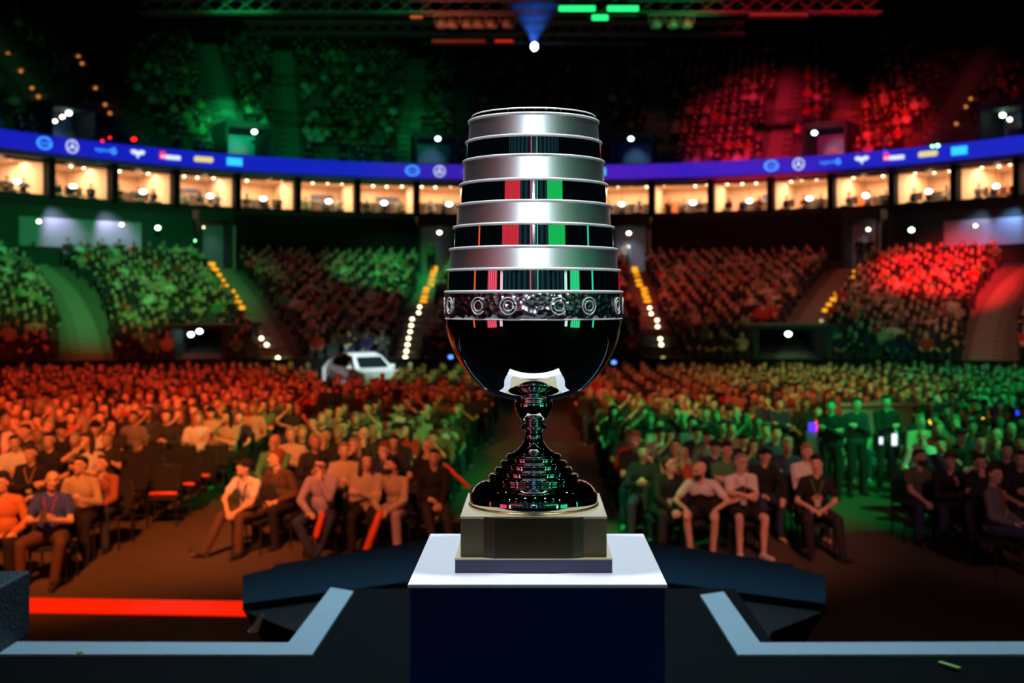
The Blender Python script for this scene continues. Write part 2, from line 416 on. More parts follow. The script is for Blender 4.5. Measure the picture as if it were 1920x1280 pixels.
for n in range(-9, 9):
    th = (n+.5)*DB; rot = -th; side = 'left' if n < 0 else 'right'; w = ordw[(-n-1) if n < 0 else n]
    bay = f'{w} suite {side} of the trophy'
    c = ring(th, 30.2)
    L = area('suite_light', (c.x, c.y, EYE+6.8), (c.x, c.y+.001, EYE+4), WARM, 300, 2.6, 3.0)
    # back counter and panels
    t = thing('bar_counter', f'dark bar counter with back panel inside the {bay}', 'counter', (*ring(th+rnd.uniform(-.008, .008), 31.9)[:2], EYE+4.62), rot, None)
    cw_ = 2.3+rnd.random()*.6; ch_ = 1.15+rnd.random()*.25
    q = MB(); q.box((0, 0, ch_/2), (cw_, .5, ch_)); q.build('body', fur, t)
    q = MB(); q.box((0, 0, ch_+.03), (cw_+.1, .6, .06)); q.build('worktop', mat('counter_top', (.3, .2, .14), .4), t)
    if n in (-8, 7, 2, 5):
        q = MB(); q.box((0, 0, 0), (1.0, .12, 1.0)); o = q.build('wall_panel', redcab); o.location = (*ring(th-.035, 31.0)[:2], EYE+5.5); o.rotation_euler = (0, 0, rot); tag(o, f'orange red wall panel inside the {bay}', 'panel')
    if n % 3 == 0 or n in (-4, 4):
        t = thing('television', f'dark television screen on the rear wall of the {bay}', 'television', (*ring(th+.025, 32.35)[:2], EYE+6.0), rot)
        q = MB(); q.box((0, 0, 0), (1.3, .08, .75)); q.build('frame', fur, t); q = MB(); q.box((0, -.05, 0), (1.2, .03, .66)); q.build('screen', tvm, t)
    for j in range(4):
        o = bpy.data.objects.new('downlight', dl_mesh); link(o)
        o.location = (*ring(th+(-.042+.028*j), 29.0+rnd.random()*1.4)[:2], EYE+6.82); o.rotation_euler = (0, 0, rot)
        tag(o, f'tiny warm downlight, {ordw[j]} from the left in the {bay}', 'lamp', f'downlights in the {bay}')
    o = bpy.data.objects.new('pendant_lamp', pn_mesh); link(o); o.location = (*ring(th+rnd.uniform(-.005, .02), 28.75)[:2], EYE+5.72); o.rotation_euler = (0, 0, rot)
    tag(o, f'oval white lamp hanging at the front of the {bay}', 'lamp', 'white lamps along the suites')
    q = MB(); q.tube([(0, 0, .12), (0, 0, 1.12)], .01, 5); q.build('cord', black, o)

# ------------------------------------------------------------------ curtains, concourse doorways
def low_wall_pt(px, off=1.5):
    y = 66.0
    for _ in range(8): x = (px-CX)/F*y; y = low_y(x, 1.0)+off
    return x, y
blackcloth = mat('black_curtain_cloth', (.012, .011, .016), .95, bump=.3, scale=3)
for p0, p1, lab in [(430, 782, 'wide black curtain left of the trophy under the suites'), (1222, 1580, 'wide black curtain right of the trophy under the suites')]:
    b = MB(); vs = []; N = 90
    for k in range(N+1):
        px = p0+(p1-p0)*k/N; x, y = low_wall_pt(px, 1.1); y += .06*math.sin(k*1.1)
        vs += [(x, y, EYE+4.6), (x, y, EYE+2.3), (x, y+.05, EYE+4.6), (x, y+.05, EYE+2.3)]
    fs = []
    for k in range(N): a = 4*k; c = a+4; fs += [(a, a+1, c+1, c), (a+2, c+2, c+3, a+3), (a, c, c+2, a+2), (a+1, a+3, c+3, c+1)]
    fs += [(0, 2, 3, 1), (4*N, 4*N+1, 4*N+3, 4*N+2)]
    b.add(vs, fs); tag(b.build('curtain', blackcloth, smooth=True), lab, 'curtain')
lav = mat('lavender_wall_paint', (.34, .33, .46), .8); bluewall = mat('blue_wall_paint', (.12, .25, .4), .8)
def wall_strip(name, px0, px1, h0, h1, m, off=1.2):
    b = MB(); vs = []; N = 24
    for k in range(N+1):
        x, y = low_wall_pt(px0+(px1-px0)*k/N, off); vs += [(x, y, EYE+h0), (x, y, EYE+h1)]
    b.add(vs, [(2*k, 2*k+2, 2*k+3, 2*k+1) for k in range(N)]); return struct(b.build(name, m))
wall_strip('wall_concourse_left', -60, 265, 2.55, 3.9, lav); wall_strip('wall_concourse_right', 1770, 2000, 2.7, 3.95, lav)
for px, c, p in [(95, (.8, .75, 1), 160), (200, (.8, .75, 1), 150), (1840, (.7, .75, 1), 60), (1905, (.3, .6, 1), 150)]:
    x, y = low_wall_pt(px, .3); spot('concourse_downlight', (x, y, EYE+5), (x, y+1.0, EYE+3.0), c, p*3.2, 1.6, .9, .1)
door_in = mat('concourse_door_paint', (.22, .26, .36), .7)
dn = 1
exit_m = glow('emergency_lamp_glow', (.7, 1, .75), 9); warmdot = glow('warm_bulb_glow', (1, .88, .6), 8); greendot = glow('green_bulb_glow', (.25, 1, .45), 6)
for px0, px1, lit in [(372, 428, .5), (786, 850, .2), (1150, 1216, .5), (1588, 1652, 1.)]:
    x0, y0 = low_wall_pt(px0, .7); x1, y1 = low_wall_pt(px1, .7); c = Vector(((x0+x1)/2, (y0+y1)/2, 0)); wd = math.hypot(x1-x0, y1-y0); rz = math.atan2(y1-y0, x1-x0)
    t = bpy.data.objects.new(f'door_{dn}', None); link(t); t['kind'] = 'structure'; t.location = (c.x, c.y, 4.95); t.rotation_euler = (0, 0, rz); dn += 1
    b = MB(); b.box((-wd/2, 0, 1.35), (.16, .9, 2.7)); b.box((wd/2, 0, 1.35), (.16, .9, 2.7)); b.box((0, 0, 2.8), (wd+.3, .9, .5)); b.build('door_frame', darkteal, t)
    b = MB(); b.box((0, .6, 1.3), (wd-.1, .06, 2.5)); b.build('passage_wall', door_in, t)
    b = MB(); b.tube([(wd/2+.12, -.52, 0), (wd/2+.12, -.52, 2.3)], .06); b.build('light_post', mat('grey_post', (.4, .42, .42), .5), t)
    spot('doorway_light', (c.x, c.y-.2, 7.5), (c.x, c.y+.5, 5.6), (.75, .8, 1), 60*lit, 1.4, .9, .1)

# lamps placed on the structure:                   px   py   depth  radius  material, label
dots = [(73, 415, 52, .13, warmdot, 'yellow white lamp at the far left above the lavender wall'), (228, 421, 57.5, .13, warmdot, 'yellow white lamp above the right end of the lavender wall'),
 (296, 427, 59, .17, exit_m, 'green white lamp beside the lavender wall'), (380, 426, 61, .11, warmdot, 'small warm lamp over the left concourse door'), (367, 451, 61, .11, greendot, 'small green lamp beside the left concourse door'),
 (824, 436, 66, .16, warmdot, 'round warm lamp over the doorway left of the trophy'), (1179, 437, 66, .16, warmdot, 'round warm lamp over the doorway right of the trophy'), (1177, 463, 66, .15, exit_m, 'green lamp under the round warm lamp right of the trophy'),
 (1628, 430, 61, .13, warmdot, 'warm lamp over the concourse door at the right'), (1709, 431, 58.5, .19, exit_m, 'green white lamp right of the concourse door'), (1829, 423, 54.5, .12, warmdot, 'yellow lamp above the right hand concourse wall'),
 (358, 627, 43.5, .15, exit_m, 'left of the two white lamps over the tunnel at the left'), (374, 621, 43.5, .15, exit_m, 'right of the two white lamps over the tunnel at the left'), (1478, 626, 44, .16, exit_m, 'square green white lamp over the tunnel at the right'),
 (477, 247, 65.5, .2, exit_m, 'bright lamp over the upper doorway left of the curtain'), (821, 260, 68.6, .2, exit_m, 'bright lamp over the upper doorway just left of the trophy'), (1183, 260, 68.6, .2, exit_m, 'bright lamp over the upper doorway just right of the trophy'), (1527, 249, 65.5, .2, exit_m, 'bright lamp over the upper doorway in the red section'),
 (129, 212, 60, .2, exit_m, 'brightest green lamp of the cluster at the upper left'), (117, 219, 60, .16, warmdot, 'middle lamp of the cluster at the upper left'), (103, 227, 60, .15, warmdot, 'lowest lamp of the cluster at the upper left'),
 (1880, 216, 60, .2, exit_m, 'bright green lamp of the cluster at the upper right'), (1893, 224, 60, .16, warmdot, 'lower lamp of the cluster at the upper right'),
 (251, 261, 57.5, .18, glow('red_bulb_glow', (1, .01, .01), 3), 'large red lamp above the ribbon screen at the left'), (192, 264, 56.5, .11, glow('red_bulb_glow', (1, .01, .01), 3), 'small red lamp above the ribbon screen at the left'), (206, 258, 56.5, .1, glow('red_bulb_glow', (1, .01, .01), 3), 'faint red lamp left of the large red lamp'),
 (1758, 273, 57.5, .15, greendot, 'green lamp above the ribbon screen at the right'), (1748, 274, 57.8, .11, greendot, 'smaller green lamp above the ribbon screen at the right'), (1660, 284, 60, .14, glow('blue_bulb_glow', (.02, .03, 1), 2.5), 'blue lamp above the ribbon screen at the right'),
 (845, 669, 42.2, .12, glow('blue_white_glow', (.1, .3, 1), 2.5), 'small blue lamp at the front wall left of the bowl of the trophy'), (1151, 679, 42.2, .12, glow('blue_white_glow', (.1, .3, 1), 2.5), 'small blue lamp at the front wall right of the bowl of the trophy')]
for px, py, z, r, m, lab in dots:
    r *= .72; b = MB(); b.ell((0, 0, 0), (r, r*.8, r*.75), n=12, m=8); o = b.build('lamp', m, smooth=True); o.location = P(px, py, z); tag(o, lab, 'lamp')
    q = MB(); q.box((0, r*.8+.05, 0), (r*1.2, .14, r*1.2)); q.build('bracket', black, o)

# upper doorways
for px, py, lab in [(480, 285, 1), (822, 296, 1), (1181, 296, 1), (1530, 287, 1), (165, 262, 1), (1850, 262, 1)]:
    t_, x, y, z = on_up(px, 300 if 300 < px < 1700 else 268)
    t_ = .0; rr = 29.6; u = (px-CX)/F
    th = mark_th(px)
    c = ring(th, 29.9); z = EYE+7.4
    t = bpy.data.objects.new(f'door_{dn}', None); link(t); t['kind'] = 'structure'; dn += 1; t.location = (c.x, c.y, z); t.rotation_euler = (0, 0, -th)
    b = MB(); b.box((-1.2, 0, 1.1), (.15, 2.2, 2.2)); b.box((1.2, 0, 1.1), (.15, 2.2, 2.2)); b.box((0, 0, 2.35), (2.55, 2.4, .35)); b.build('door_frame', darkteal, t)
    b = MB(); b.box((0, 1.0, 1.1), (2.3, .06, 2.2)); b.build('passage_wall', bluewall, t)
    d2 = ring(th, 29.2); d3 = ring(th, 31)
    spot('doorway_light', (d2.x, d2.y, z+2.1), (d3.x, d3.y, z+.9), (.6, .75, 1), 45, 1.2, .9, .1)

# step lights and yellow nosings on the lower aisles
sl = MB(); sl.ell((0, 0, 0), (.08, .06, .07), n=10, m=6); slm = sl.mesh('step_light'); slm.materials.append(glow('step_light_glow', (1, .86, .5), 5.5))
slm2 = slm.copy(); slm2.materials.clear(); slm2.materials.append(glow('step_light_dim_glow', (.5, .45, .2), 1.2))
yl = MB(); yl.box((0, 0, 0), (.3, .12, .22)); ylm = yl.mesh('step_edge'); ylm.materials.append(glow('amber_step_edge_glow', (1, .36, .01), 1.5))
aisles = [('left of the curtain', [(457, 597), (468, 609), (479, 622), (490, 634), (500, 646), (521, 671), (534, 684)], (400, 496, 449, 578)),
          ('just left of the trophy', [(787, 575), (785, 586), (773, 598), (771, 610), (769, 622), (766, 634), (764, 646), (762, 658), (760, 670), (757, 683), (755, 696), (754, 709)], (812, 503, 797, 566)),
          ('just right of the trophy', [(1218, 577), (1221, 588), (1232, 600), (1233, 612), (1238, 635), (1240, 646), (1243, 671), (1244, 685), (1246, 697)], (1193, 504, 1211, 566)),
          ('at the red stand', [(1540, 601), (1532, 613)], (1609, 500, 1552, 583))]
for lab, pts, yb in aisles:
    for i, (px, py) in enumerate(pts):
        t_, x, y, z = on_low(px, min(py, 686)); o = bpy.data.objects.new('step_light', slm2 if (lab.startswith('at the') or (lab.startswith('just right') and i > 5)) else slm); link(o)
        o.location = P(px, py, y-.55); tag(o, f'white step light, {ordw[i]} from the top, aisle {lab}', 'lamp', f'step lights on the aisle {lab}')
    N = 9
    for i in range(N):
        f = i/(N-1); px = yb[0]+(yb[2]-yb[0])*f+(3 if i > 4 else -3)*(1 if 'trophy' in lab and 'left' not in lab or lab.startswith('left') else -1); py = yb[1]+(yb[3]-yb[1])*f
        t_, x, y, z = on_low(px, py); o = bpy.data.objects.new('step_edge', ylm); link(o); o.location = P(px, py, y-.3)
        tag(o, f'amber step edge, {ordw[i]} from the top, aisle {lab}', 'step edge', f'amber step edges on the aisle {lab}')
# small orange step lights on the upper stairs
ol = MB(); ol.ell((0, 0, 0), (.11, .1, .1), n=8, m=6); olm = ol.mesh('step_light'); olm.materials.append(glow('orange_step_glow', (.8, .25, .06), .9))
for side, pts in (('far left stair', [(15, 101), (29, 117), (39, 133), (60, 165), (72, 181)]), ('second stair from the left', [(147, 106), (154, 119), (179, 165), (197, 196), (206, 212)]), ('far right stair', [(1820, 185), (1811, 200), (1793, 232)])):
    for i, (px, py) in enumerate(pts):
        t_, x, y, z = on_up(px, py); o = bpy.data.objects.new('step_light', olm); link(o); o.location = P(px, py, y-.6)
        tag(o, f'tiny orange step light, upper tier {side}, {ordw[i]} from its top', 'lamp', 'orange step lights on the upper tier')

# ------------------------------------------------------------------ roof rigging
steel = mat('truss_steel', (.16, .16, .17), .5, metal=.6)
def truss(loc, L, label, h=.6):
    t = thing('lighting_truss', label, 'truss', loc)
    b = MB()
    for dy, dz in ((0, 0), (h, 0), (0, h), (h, h)): b.tube([(-L/2, dy, dz), (L/2, dy, dz)], .045, 6)
    b.build('chord', steel, t)
    b = MB(); n = int(L/.8)
    for i in range(n):
        x0 = -L/2+L*i/n; x1 = -L/2+L*(i+1)/n
        b.tube([(x0, 0, 0), (x1, 0, h)], .025, 4); b.tube([(x0, h, h), (x1, h, 0)], .025, 4); b.tube([(x0, 0, h), (x1, h, h)], .02, 4)
    b.build('lattice', steel, t)
    b = MB()
    for x in (-L/3, L/3): b.tube([(x, h/2, h), (x, h/2, 26.8-loc[2])], .03, 5)
    b.build('hanging_cable', steel, t)
    return t
q = P(1000, 22, 48); truss((q.x-1, 48, q.z), 30, 'long steel truss across the top of the hall in front of the roof')
q = P(1000, 62, 62); truss((q.x-2, 62, q.z), 26, 'rearmost steel truss over the upper tier')
q = P(1000, 80, 74); truss((q.x, 74, q.z), 14, 'short steel truss holding the bright projector lamp')
gb = glow('green_bar_glow', (.02, 1, .2), 1.6); rb = glow('red_bar_glow', (1, .03, .02), .5); rb2 = glow('dim_red_bar_glow', (1, .08, .03), .12)
for px, py, w, m, lab in [(1082, 16, 68, gb, 'long green light bar, left of the two on the front truss'), (1168, 16, 58, gb, 'long green light bar, right of the two on the front truss'), (1125, 33, 30, gb, 'short bright green light bar below the two long ones'),
        (781, 32, 22, rb, 'short red light bar left of the lamp heads'), (945, 77, 34, rb, 'thin red light bar beside the projector lamp'), (860, 77, 100, rb2, 'faint long red light bar under the lamp heads'), (1460, 27, 110, rb2, 'faint red light bar at the right end of the truss')]:
    d = 47.8; b = MB(); b.box((0, 0, 0), (w*d/F, .12, (9 if m is gb else 4)*d/F)); o = b.build('light_bar', m); o.location = P(px, py, d); tag(o, lab, 'light bar')
    b = MB(); b.box((0, .12, 0), (w*d/F+.04, .1, .3)); b.build('housing', black, o)
lampb = mat('lamp_head_shell', (.5, .45, .4), .35, metal=.5)
for i, (px, side) in enumerate([(828, 'left'), (848, 'left'), (876, 'left'), (898, 'left'), (922, 'left'), (952, 'left'), (1230, 'right'), (1262, 'right'), (1288, 'right')]):
    t = thing('stage_lamp', f'round stage lamp head hanging from the front truss, {ordw[i if i < 6 else i-6]} of the {side} cluster', 'stage lamp', P(px, 30, 47.9), 0, f'lamp heads of the {side} cluster')
    b = MB(); b.lathe([(0, .0), (.12, .02), (.2, -.12), (.24, -.34), (.22, -.36), (.17, -.2), (0, -.12)], 16); b.v = [(x, y, z-.1) for x, y, z in b.v]; b.build('shell', lampb, t, smooth=True)
    b = MB(); b.tube([(-.27, 0, -.3), (-.29, 0, .05), (.29, 0, .05), (.27, 0, -.3)], .025, 6); b.build('yoke', lampb, t)
spot('truss_red_wash', (-4, 44, 12), P(880, 30, 48), (1, .2, .1), 700, 3, .9); spot('truss_green_wash', (7, 44, 12), P(1240, 28, 48), GREEN, 500, 3.4, .9)
# projector lamp with its blue beam in haze
pl = P(1002, 88, 73); t = thing('projector_lamp', 'brilliant white projector lamp high above the trophy with a blue beam', 'lamp', pl)
b = MB(); b.ell((0, -.1, 0), (.19, .12, .24), n=14, m=8); b.build('lens', glow('projector_lens_glow', (.9, .97, 1), 18), t, smooth=True)
b = MB(); b.lathe([(0, .35), (.2, .35), (.24, .1), (.24, -.2), (.0, -.22)], 16, (0, .2, 0)); b.build('housing', black, t, smooth=True)
hz = bpy.data.materials.new('haze'); hz.use_nodes = True; nt = hz.node_tree; nt.nodes.clear()
ou = nt.nodes.new('ShaderNodeOutputMaterial'); vs_ = nt.nodes.new('ShaderNodeVolumeScatter'); vs_.inputs['Density'].default_value = .12; vs_.inputs['Color'].default_value = (.6, .8, 1, 1)
nt.links.new(vs_.outputs[0], ou.inputs['Volume'])
b = MB(); b.lathe([(.1, .15), (1.9, 2.6), (1.9, 2.62), (0, 2.62)], 24); b.v.append((0, 0, .15)); o = b.build('haze', hz); o.location = (pl.x, pl.y-.2, pl.z); tag(o, 'cone of thin haze above the projector lamp', 'haze', kind='stuff')
spot('projector_beam', (pl.x, pl.y-.2, pl.z+.1), (pl.x, pl.y-.2, pl.z+5), (.04, .2, 1), 2600, 3.4, .5, .05)

# ------------------------------------------------------------------ stage
SZ = 1.85
stage_m = mat('stage_black_vinyl', (.0014, .002, .0025), .85, scale=6, var=.3, spec=.05)
b = MB(); b.prism([(-6, -9), (6, -9), (6, 5.25), (1.05, 5.25), (1.05, 6.25), (-1.05, 6.25), (-1.05, 5.25), (-6, 5.25)], 0, SZ); struct(b.build('stage_floor', stage_m))
edge_m = mat('grey_stage_edge', (.42, .5, .55), .45, var=.06, scale=3)
for s in (-1, 1):
    a = PG(541 if s < 0 else 1425, 1209, SZ); c = PG(585 if s < 0 else 1383, 1232, SZ)
    top1 = PG(620 if s < 0 else 1357, 1105 if s < 0 else 1113, SZ); top0 = PG(663 if s < 0 else 1313, 1112 if s < 0 else 1119, SZ)
    far_o = s*5.9
    b = MB(); poly = [(far_o, 5.06), (far_o, 5.27), (a.x, a.y), (top1.x, top1.y), (top0.x, top0.y), (c.x, c.y)]
    if s > 0: poly = poly[::-1]
    b.prism(poly, SZ-.04, SZ+.012); tag(b.build('stage_edge_strip', edge_m), 'pale grey stage edge strip turning a corner, %s of the pedestal' % ('left' if s < 0 else 'right'), 'stage edge', 'grey stage edge strips')
navy = mat('navy_ramp_cloth', (.006, .026, .045), .9, bump=.15, scale=8, spec=.1)
zt = 1.4
for s in (-1, 1):
    q = [(455, 1078), (513, 1064), (515, 1058), (800, 1012), (765, 1090), (455, 1131)]
    pp = [PG(CX+s*(CX-x), y, zt) for x, y in q]; lab = 'left' if s < 0 else 'right'
    t = thing('ramp_wing', f'dark navy wing shaped ramp slanting away {lab} of the white pedestal', 'ramp', (0, 0, 0), 0, 'navy ramp wings')
    poly = [(p.x, p.y) for p in pp[:3]]+[(pp[3].x, pp[3].y), (0+s*.01, 10.0), (s*.01, 8.4), (pp[4].x, pp[4].y), (pp[5].x, pp[5].y)]
    if s < 0: poly = poly[::-1]
    b = MB(); b.prism(poly, zt-.05, zt); b.build('top_panel', navy, t)
    b = MB(); B = pp[5]; q2 = PG(CX+s*(CX-555), 1185, zt-.06)
    poly = [(B.x, B.y+.02), (q2.x, q2.y), (s*1.1, 6.3), (s*.01, 6.3), (s*.01, 8.6), (pp[4].x, pp[4].y+.1)]
    if s > 0: poly = poly[::-1]
    n = len(poly); k0 = 0
    b.add([(x, y, zt-.055) for x, y in poly]+[(x*.55, y*.9+.8, 0) for x, y in poly], [tuple(range(n)), tuple(range(2*n-1, n-1, -1))]+[(i, n+i, n+(i+1) % n, (i+1) % n) for i in range(n)])
    b.build('dark_hull', black, t)
# red light strip on the floor
redm = glow('red_led_strip_glow', (1, .012, .0), 1.0)
a = PG(-40, 1122); c = PG(482, 1130); d = PG(505, 1156); e_ = PG(-40, 1147)
b = MB(); b.prism([(a.x, a.y), (e_.x, e_.y), (d.x, d.y), (c.x, c.y)], 0.0, .02); tag(b.build('light_strip', redm), 'wide glowing red strip along the floor at the left', 'light strip')
# scraps of tape
tape = mat('pale_tape', (.6, .65, .8), .5)
q = P(478, 1172, 7.3); b = MB(); b.add([(.03, 0, .07), (.05, 0, .07), (.015, -.01, -.04), (-.04, -.02, -.035), (-.02, 0, -.01), (.01, .01, .0)], [(0, 4, 3, 2, 1)]); b.add([(.035, .006, .07), (.055, .006, .07), (.02, -.004, -.04), (-.035, -.014, -.035)], [(0, 1, 2, 3)])
o = b.build('tape_scrap', tape); o.location = q; tag(o, 'scrap of pale tape hanging from the navy ramp at the left', 'tape')
for (px, py), lab, m in [((1780, 1247), 'short green tape mark on the black stage at the right', mat('green_tape', (.35, .6, .1), .5)), ((150, 1223), 'tiny yellow tape scrap on the grey stage edge at the left', mat('yellow_tape', (.5, .4, .1), .5))]:
    q = PG(px, py, SZ+.013); b = MB(); b.box((0, 0, .002), (.1 if px > 900 else .03, .022, .004), Matrix.Rotation(-1.0, 3, 'Z')); o = b.build('tape_mark', m); o.location = q; tag(o, lab, 'tape')
# monitor speaker at the left edge
q = PG(-10, 1215, SZ); t = thing('stage_monitor', 'black textured stage monitor speaker cut off at the left edge', 'speaker', (q.x-.05, q.y, SZ))
b = MB(); b.prism([(-.3, -.18), (.12, -.18), (.12, .2), (-.3, .2)], 0, .29); b.build('cabinet', mat('speaker_paint', (.02, .03, .04), .6, bump=.6, scale=60), t, bevel=.01)
b = MB(); b.box((-.09, -.19, .15), (.36, .015, .24)); b.build('grille', mat('speaker_grille', (.01, .012, .015), .5, bump=1, scale=200), t)

# things on the stage behind the camera that the chrome reflects
def screen(x, y, z, w, h, rz, m, label, cat='screen'):
    t = thing('stage_screen', label, cat, (x, y, z), rz)
    b = MB(); b.box((0, 0, 0), (w, .06, h)); b.build('panel', m, t)
    b = MB(); b.box((0, -.08, 0), (w+.16, .1, h+.16)); b.build('frame', black, t)
    b = MB()
    for sx in (-1, 1): b.box((sx*w*.4, -.12, -(z-SZ)/2), (.08, .08, z-SZ))
    b.build('stand', black, t); return t
def rig_lamp(x, y, z, m, lab):
    t = thing('stage_lamp', lab, 'stage lamp', (x, y, z))
    b = MB(); b.lathe([(0, 0), (.1, .0), (.105, .01)], 16); b.build('lens', m, t)
    b = MB(); b.lathe([(.105, 0), (.13, .02), (.12, .3), (0, .34)], 16); b.build('shell', black, t, smooth=True)
    b = MB(); b.tube([(0, 0, .3), (0, 0, 26.8-z)], .02, 5); b.build('hanging_pole', black, t)
for i in range(7):
    for j, y in enumerate((-2.5, .2, 4.6)):
        x = (i-3)*1.25+.2*j; m = [glow('rig_white_lens', (.85, .93, 1), 9), glow('rig_red_lens', (1, .1, .12), 7), glow('rig_green_lens', (.1, 1, .4), 7)][(0 if (i+j) % 2 else (1 if x < 0 else 2))]
        rig_lamp(x, y, 7.5+.3*j, m, f'round stage lamp over the stage, {ordw[i]} from the left in the {ordw[j]} row')
def striped(name, c1, s1, c2, s2, n):
    m = bpy.data.materials.new(name); m.use_nodes = True; nt = m.node_tree; bs = nt.nodes['Principled BSDF']; bs.inputs['Base Color'].default_value = (.01, .01, .01, 1)
    tc = nt.nodes.new('ShaderNodeTexCoord'); wv = nt.nodes.new('ShaderNodeTexWave'); wv.inputs['Scale'].default_value = n; cr = nt.nodes.new('ShaderNodeValToRGB')
    nt.links.new(tc.outputs['Object'], wv.inputs['Vector']); nt.links.new(wv.outputs['Color'], cr.inputs[0]); nt.links.new(cr.outputs[0], bs.inputs['Emission Color'])
    cr.color_ramp.elements[0].color = (*[c*s1 for c in c1], 1); cr.color_ramp.elements[1].color = (*[c*s2 for c in c2], 1); bs.inputs['Emission Strength'].default_value = 1
    return m
def facing(x, y): return math.atan2(-(TX0-x), TY0-y)
TX0, TY0 = 0, 2.55
for sx, side, hi, lo, pale in ((-1, 'left', striped('red_booth_screen', (1, .02, .05), .25, (1, .05, .08), .95, 1.6), striped('red_panel_screen', (1, .03, .1), .5, (1, .12, .2), 1.1, .9), (1, .62, .72)), (1, 'right', striped('green_booth_screen', (0, 1, .15), .2, (.02, 1, .2), .8, 1.6), striped('green_panel_screen', (.01, 1, .25), .4, (.05, 1, .4), .9, .9), (.6, 1, .85))):
    x, y = sx*4.3, -4.2; screen(x, y, 4.78, 3.4, .9, facing(x, y), hi, 'high striped stage screen behind the viewer at the '+side)
    x, y = sx*5.5, -1.35; screen(x, y, 3.0, 1.6, 2.2, facing(x, y), lo, 'low lit stage panel behind the viewer at the '+side)
    x, y = sx*4.7, -2.7; screen(x, y, 3.0, .45, 2.2, facing(x, y), glow('pale_panel_glow_'+side, pale, .95), 'narrow pale light panel behind the viewer at the '+side)
    x, y = sx*7.2, 1.6; screen(x, y, 3.2, .35, 2.4, facing(x, y), glow('edge_panel_glow_'+side, (1, .12, .02) if sx < 0 else (.02, .9, .5), .9), 'slim lit column behind the viewer at the far '+side)
screen(0, -12, 7.2, 26.0, 10.2, 0, striped('dim_blue_wall_screen', (.02, .07, .1), .06, (.03, .12, .16), .28, .16), 'wide dim blue wall screen at the back of the stage')
screen(-.75, -8, 4.4, .2, 3.4, 0, glow('pink_bar_glow', (1, .2, .35), .8), 'slim pink light column behind the viewer')
screen(1.0, -8, 4.4, .2, 3.4, 0, glow('jade_bar_glow', (.1, 1, .5), .8), 'slim jade light column behind the viewer')

# ------------------------------------------------------------------ pedestal and trophy
TX, TY = -.001, 2.55
pt = EYE-.544
white = mat('white_lacquer', (.84, .86, .93), .35, var=.02, spec=.4); navyp = mat('navy_lacquer', (.003, .018, .12), .4, var=.05)
t = thing('pedestal', 'tall navy pedestal with a bright white square top under the trophy', 'pedestal', (.0065, TY, SZ))
b = MB(); b.box((0, 0, (pt-SZ-.008)/2), (.494, .494, pt-SZ-.008)); b.build('column', navyp, t, bevel=.003)
b = MB(); b.box((0, 0, pt-SZ-.004), (.5, .5, .008)); b.build('top_board', white, t, bevel=.0015)
K = 878.4
tro = thing('trophy', 'tall silver tiered trophy cup on a dark square plinth in the centre', 'trophy', (TX, TY, pt))
BT = .112     # plinth top above pedestal
chrome = mat('polished_silver', (.88, .89, .9), .025, metal=1, var=0)
brushed = bpy.data.materials.new('brushed_silver'); brushed.use_nodes = True; nt = brushed.node_tree; bs = nt.nodes['Principled BSDF']
bs.inputs['Base Color'].default_value = (.78, .82, .84, 1); bs.inputs['Metallic'].default_value = 1; bs.inputs['Roughness'].default_value = .42
bs.inputs['Anisotropic'].default_value = .55
tn = nt.nodes.new('ShaderNodeTangent'); tn.direction_type = 'RADIAL'; tn.axis = 'Z'; nt.links.new(tn.outputs[0], bs.inputs['Tangent'])
tc = nt.nodes.new('ShaderNodeTexCoord'); mpg = nt.nodes.new('ShaderNodeMapping'); mpg.inputs['Scale'].default_value = (60, 60, 900); ns = nt.nodes.new('ShaderNodeTexNoise'); ns.inputs['Scale'].default_value = 1.5
mr = nt.nodes.new('ShaderNodeMapRange'); mr.inputs['To Min'].default_value = .26; mr.inputs['To Max'].default_value = .44
nt.links.new(tc.outputs['Object'], mpg.inputs[0]); nt.links.new(mpg.outputs[0], ns.inputs['Vector']); nt.links.new(ns.outputs['Fac'], mr.inputs['Value']); nt.links.new(mr.outputs[0], bs.inputs['Roughness'])
def H(y): return BT+(944.6-y)/K
def pr(l): return [(r/K, H(y)) for r, y in l]
def bead(b, r, y, rb=2.6):
    b.lathe([((r+rb*math.cos(a))/K, H(y)+rb*math.sin(a)/K) for a in [2*PI*i/10 for i in range(10)]], 128, close=True)
bands = [(231, 270, 120.5, 122.5), (270, 306, 125.5, 127), (306, 349, 131, 132.5), (349, 388, 137, 138.5), (388, 428, 143, 144.5), (428, 469, 149, 150.5), (469, 508, 156, 157), (508, 547, 160.5, 162)]
rimm = mat('bright_silver_rim', (.97, .98, 1), .35, metal=.2, var=0)
b = MB(); b.lathe(pr([(100, 225), (112, 219), (115.5, 221), (117, 224), (117.5, 230), (119, 232)]), 128); b.build('top_lip', chrome, tro, smooth=True)
b = MB(); b.lathe(pr([(112, 221), (108, 260), (60, 262), (0.01, 262)]), 96); b.build('inner_cup', mat('dull_silver', (.5, .5, .52), .3, metal=1, var=0), tro, smooth=True)
b = MB(); bead(b, 114.5, 221, 1.8); b.build('rim_bead', rimm, tro, smooth=True)
for i, (y0, y1, r0, r1) in enumerate(bands):
    b = MB(); b.lathe(pr([(r0, y0+1.2), (r0+(r1-r0)*.5, (y0+y1)/2), (r1, y1-1)]), 160); b.build('brushed_band' if i % 2 == 0 else 'polished_band', brushed if i % 2 == 0 else chrome, tro, smooth=True)
    b = MB(); bead(b, r0+.4, y0, 2.7); b.build('rim_bead', rimm, tro, smooth=True)
b = MB(); bead(b, 165, 548, 3.1); b.lathe(pr([(161, 546), (165, 546)]), 128); b.build('rim_bead', rimm, tro, smooth=True)
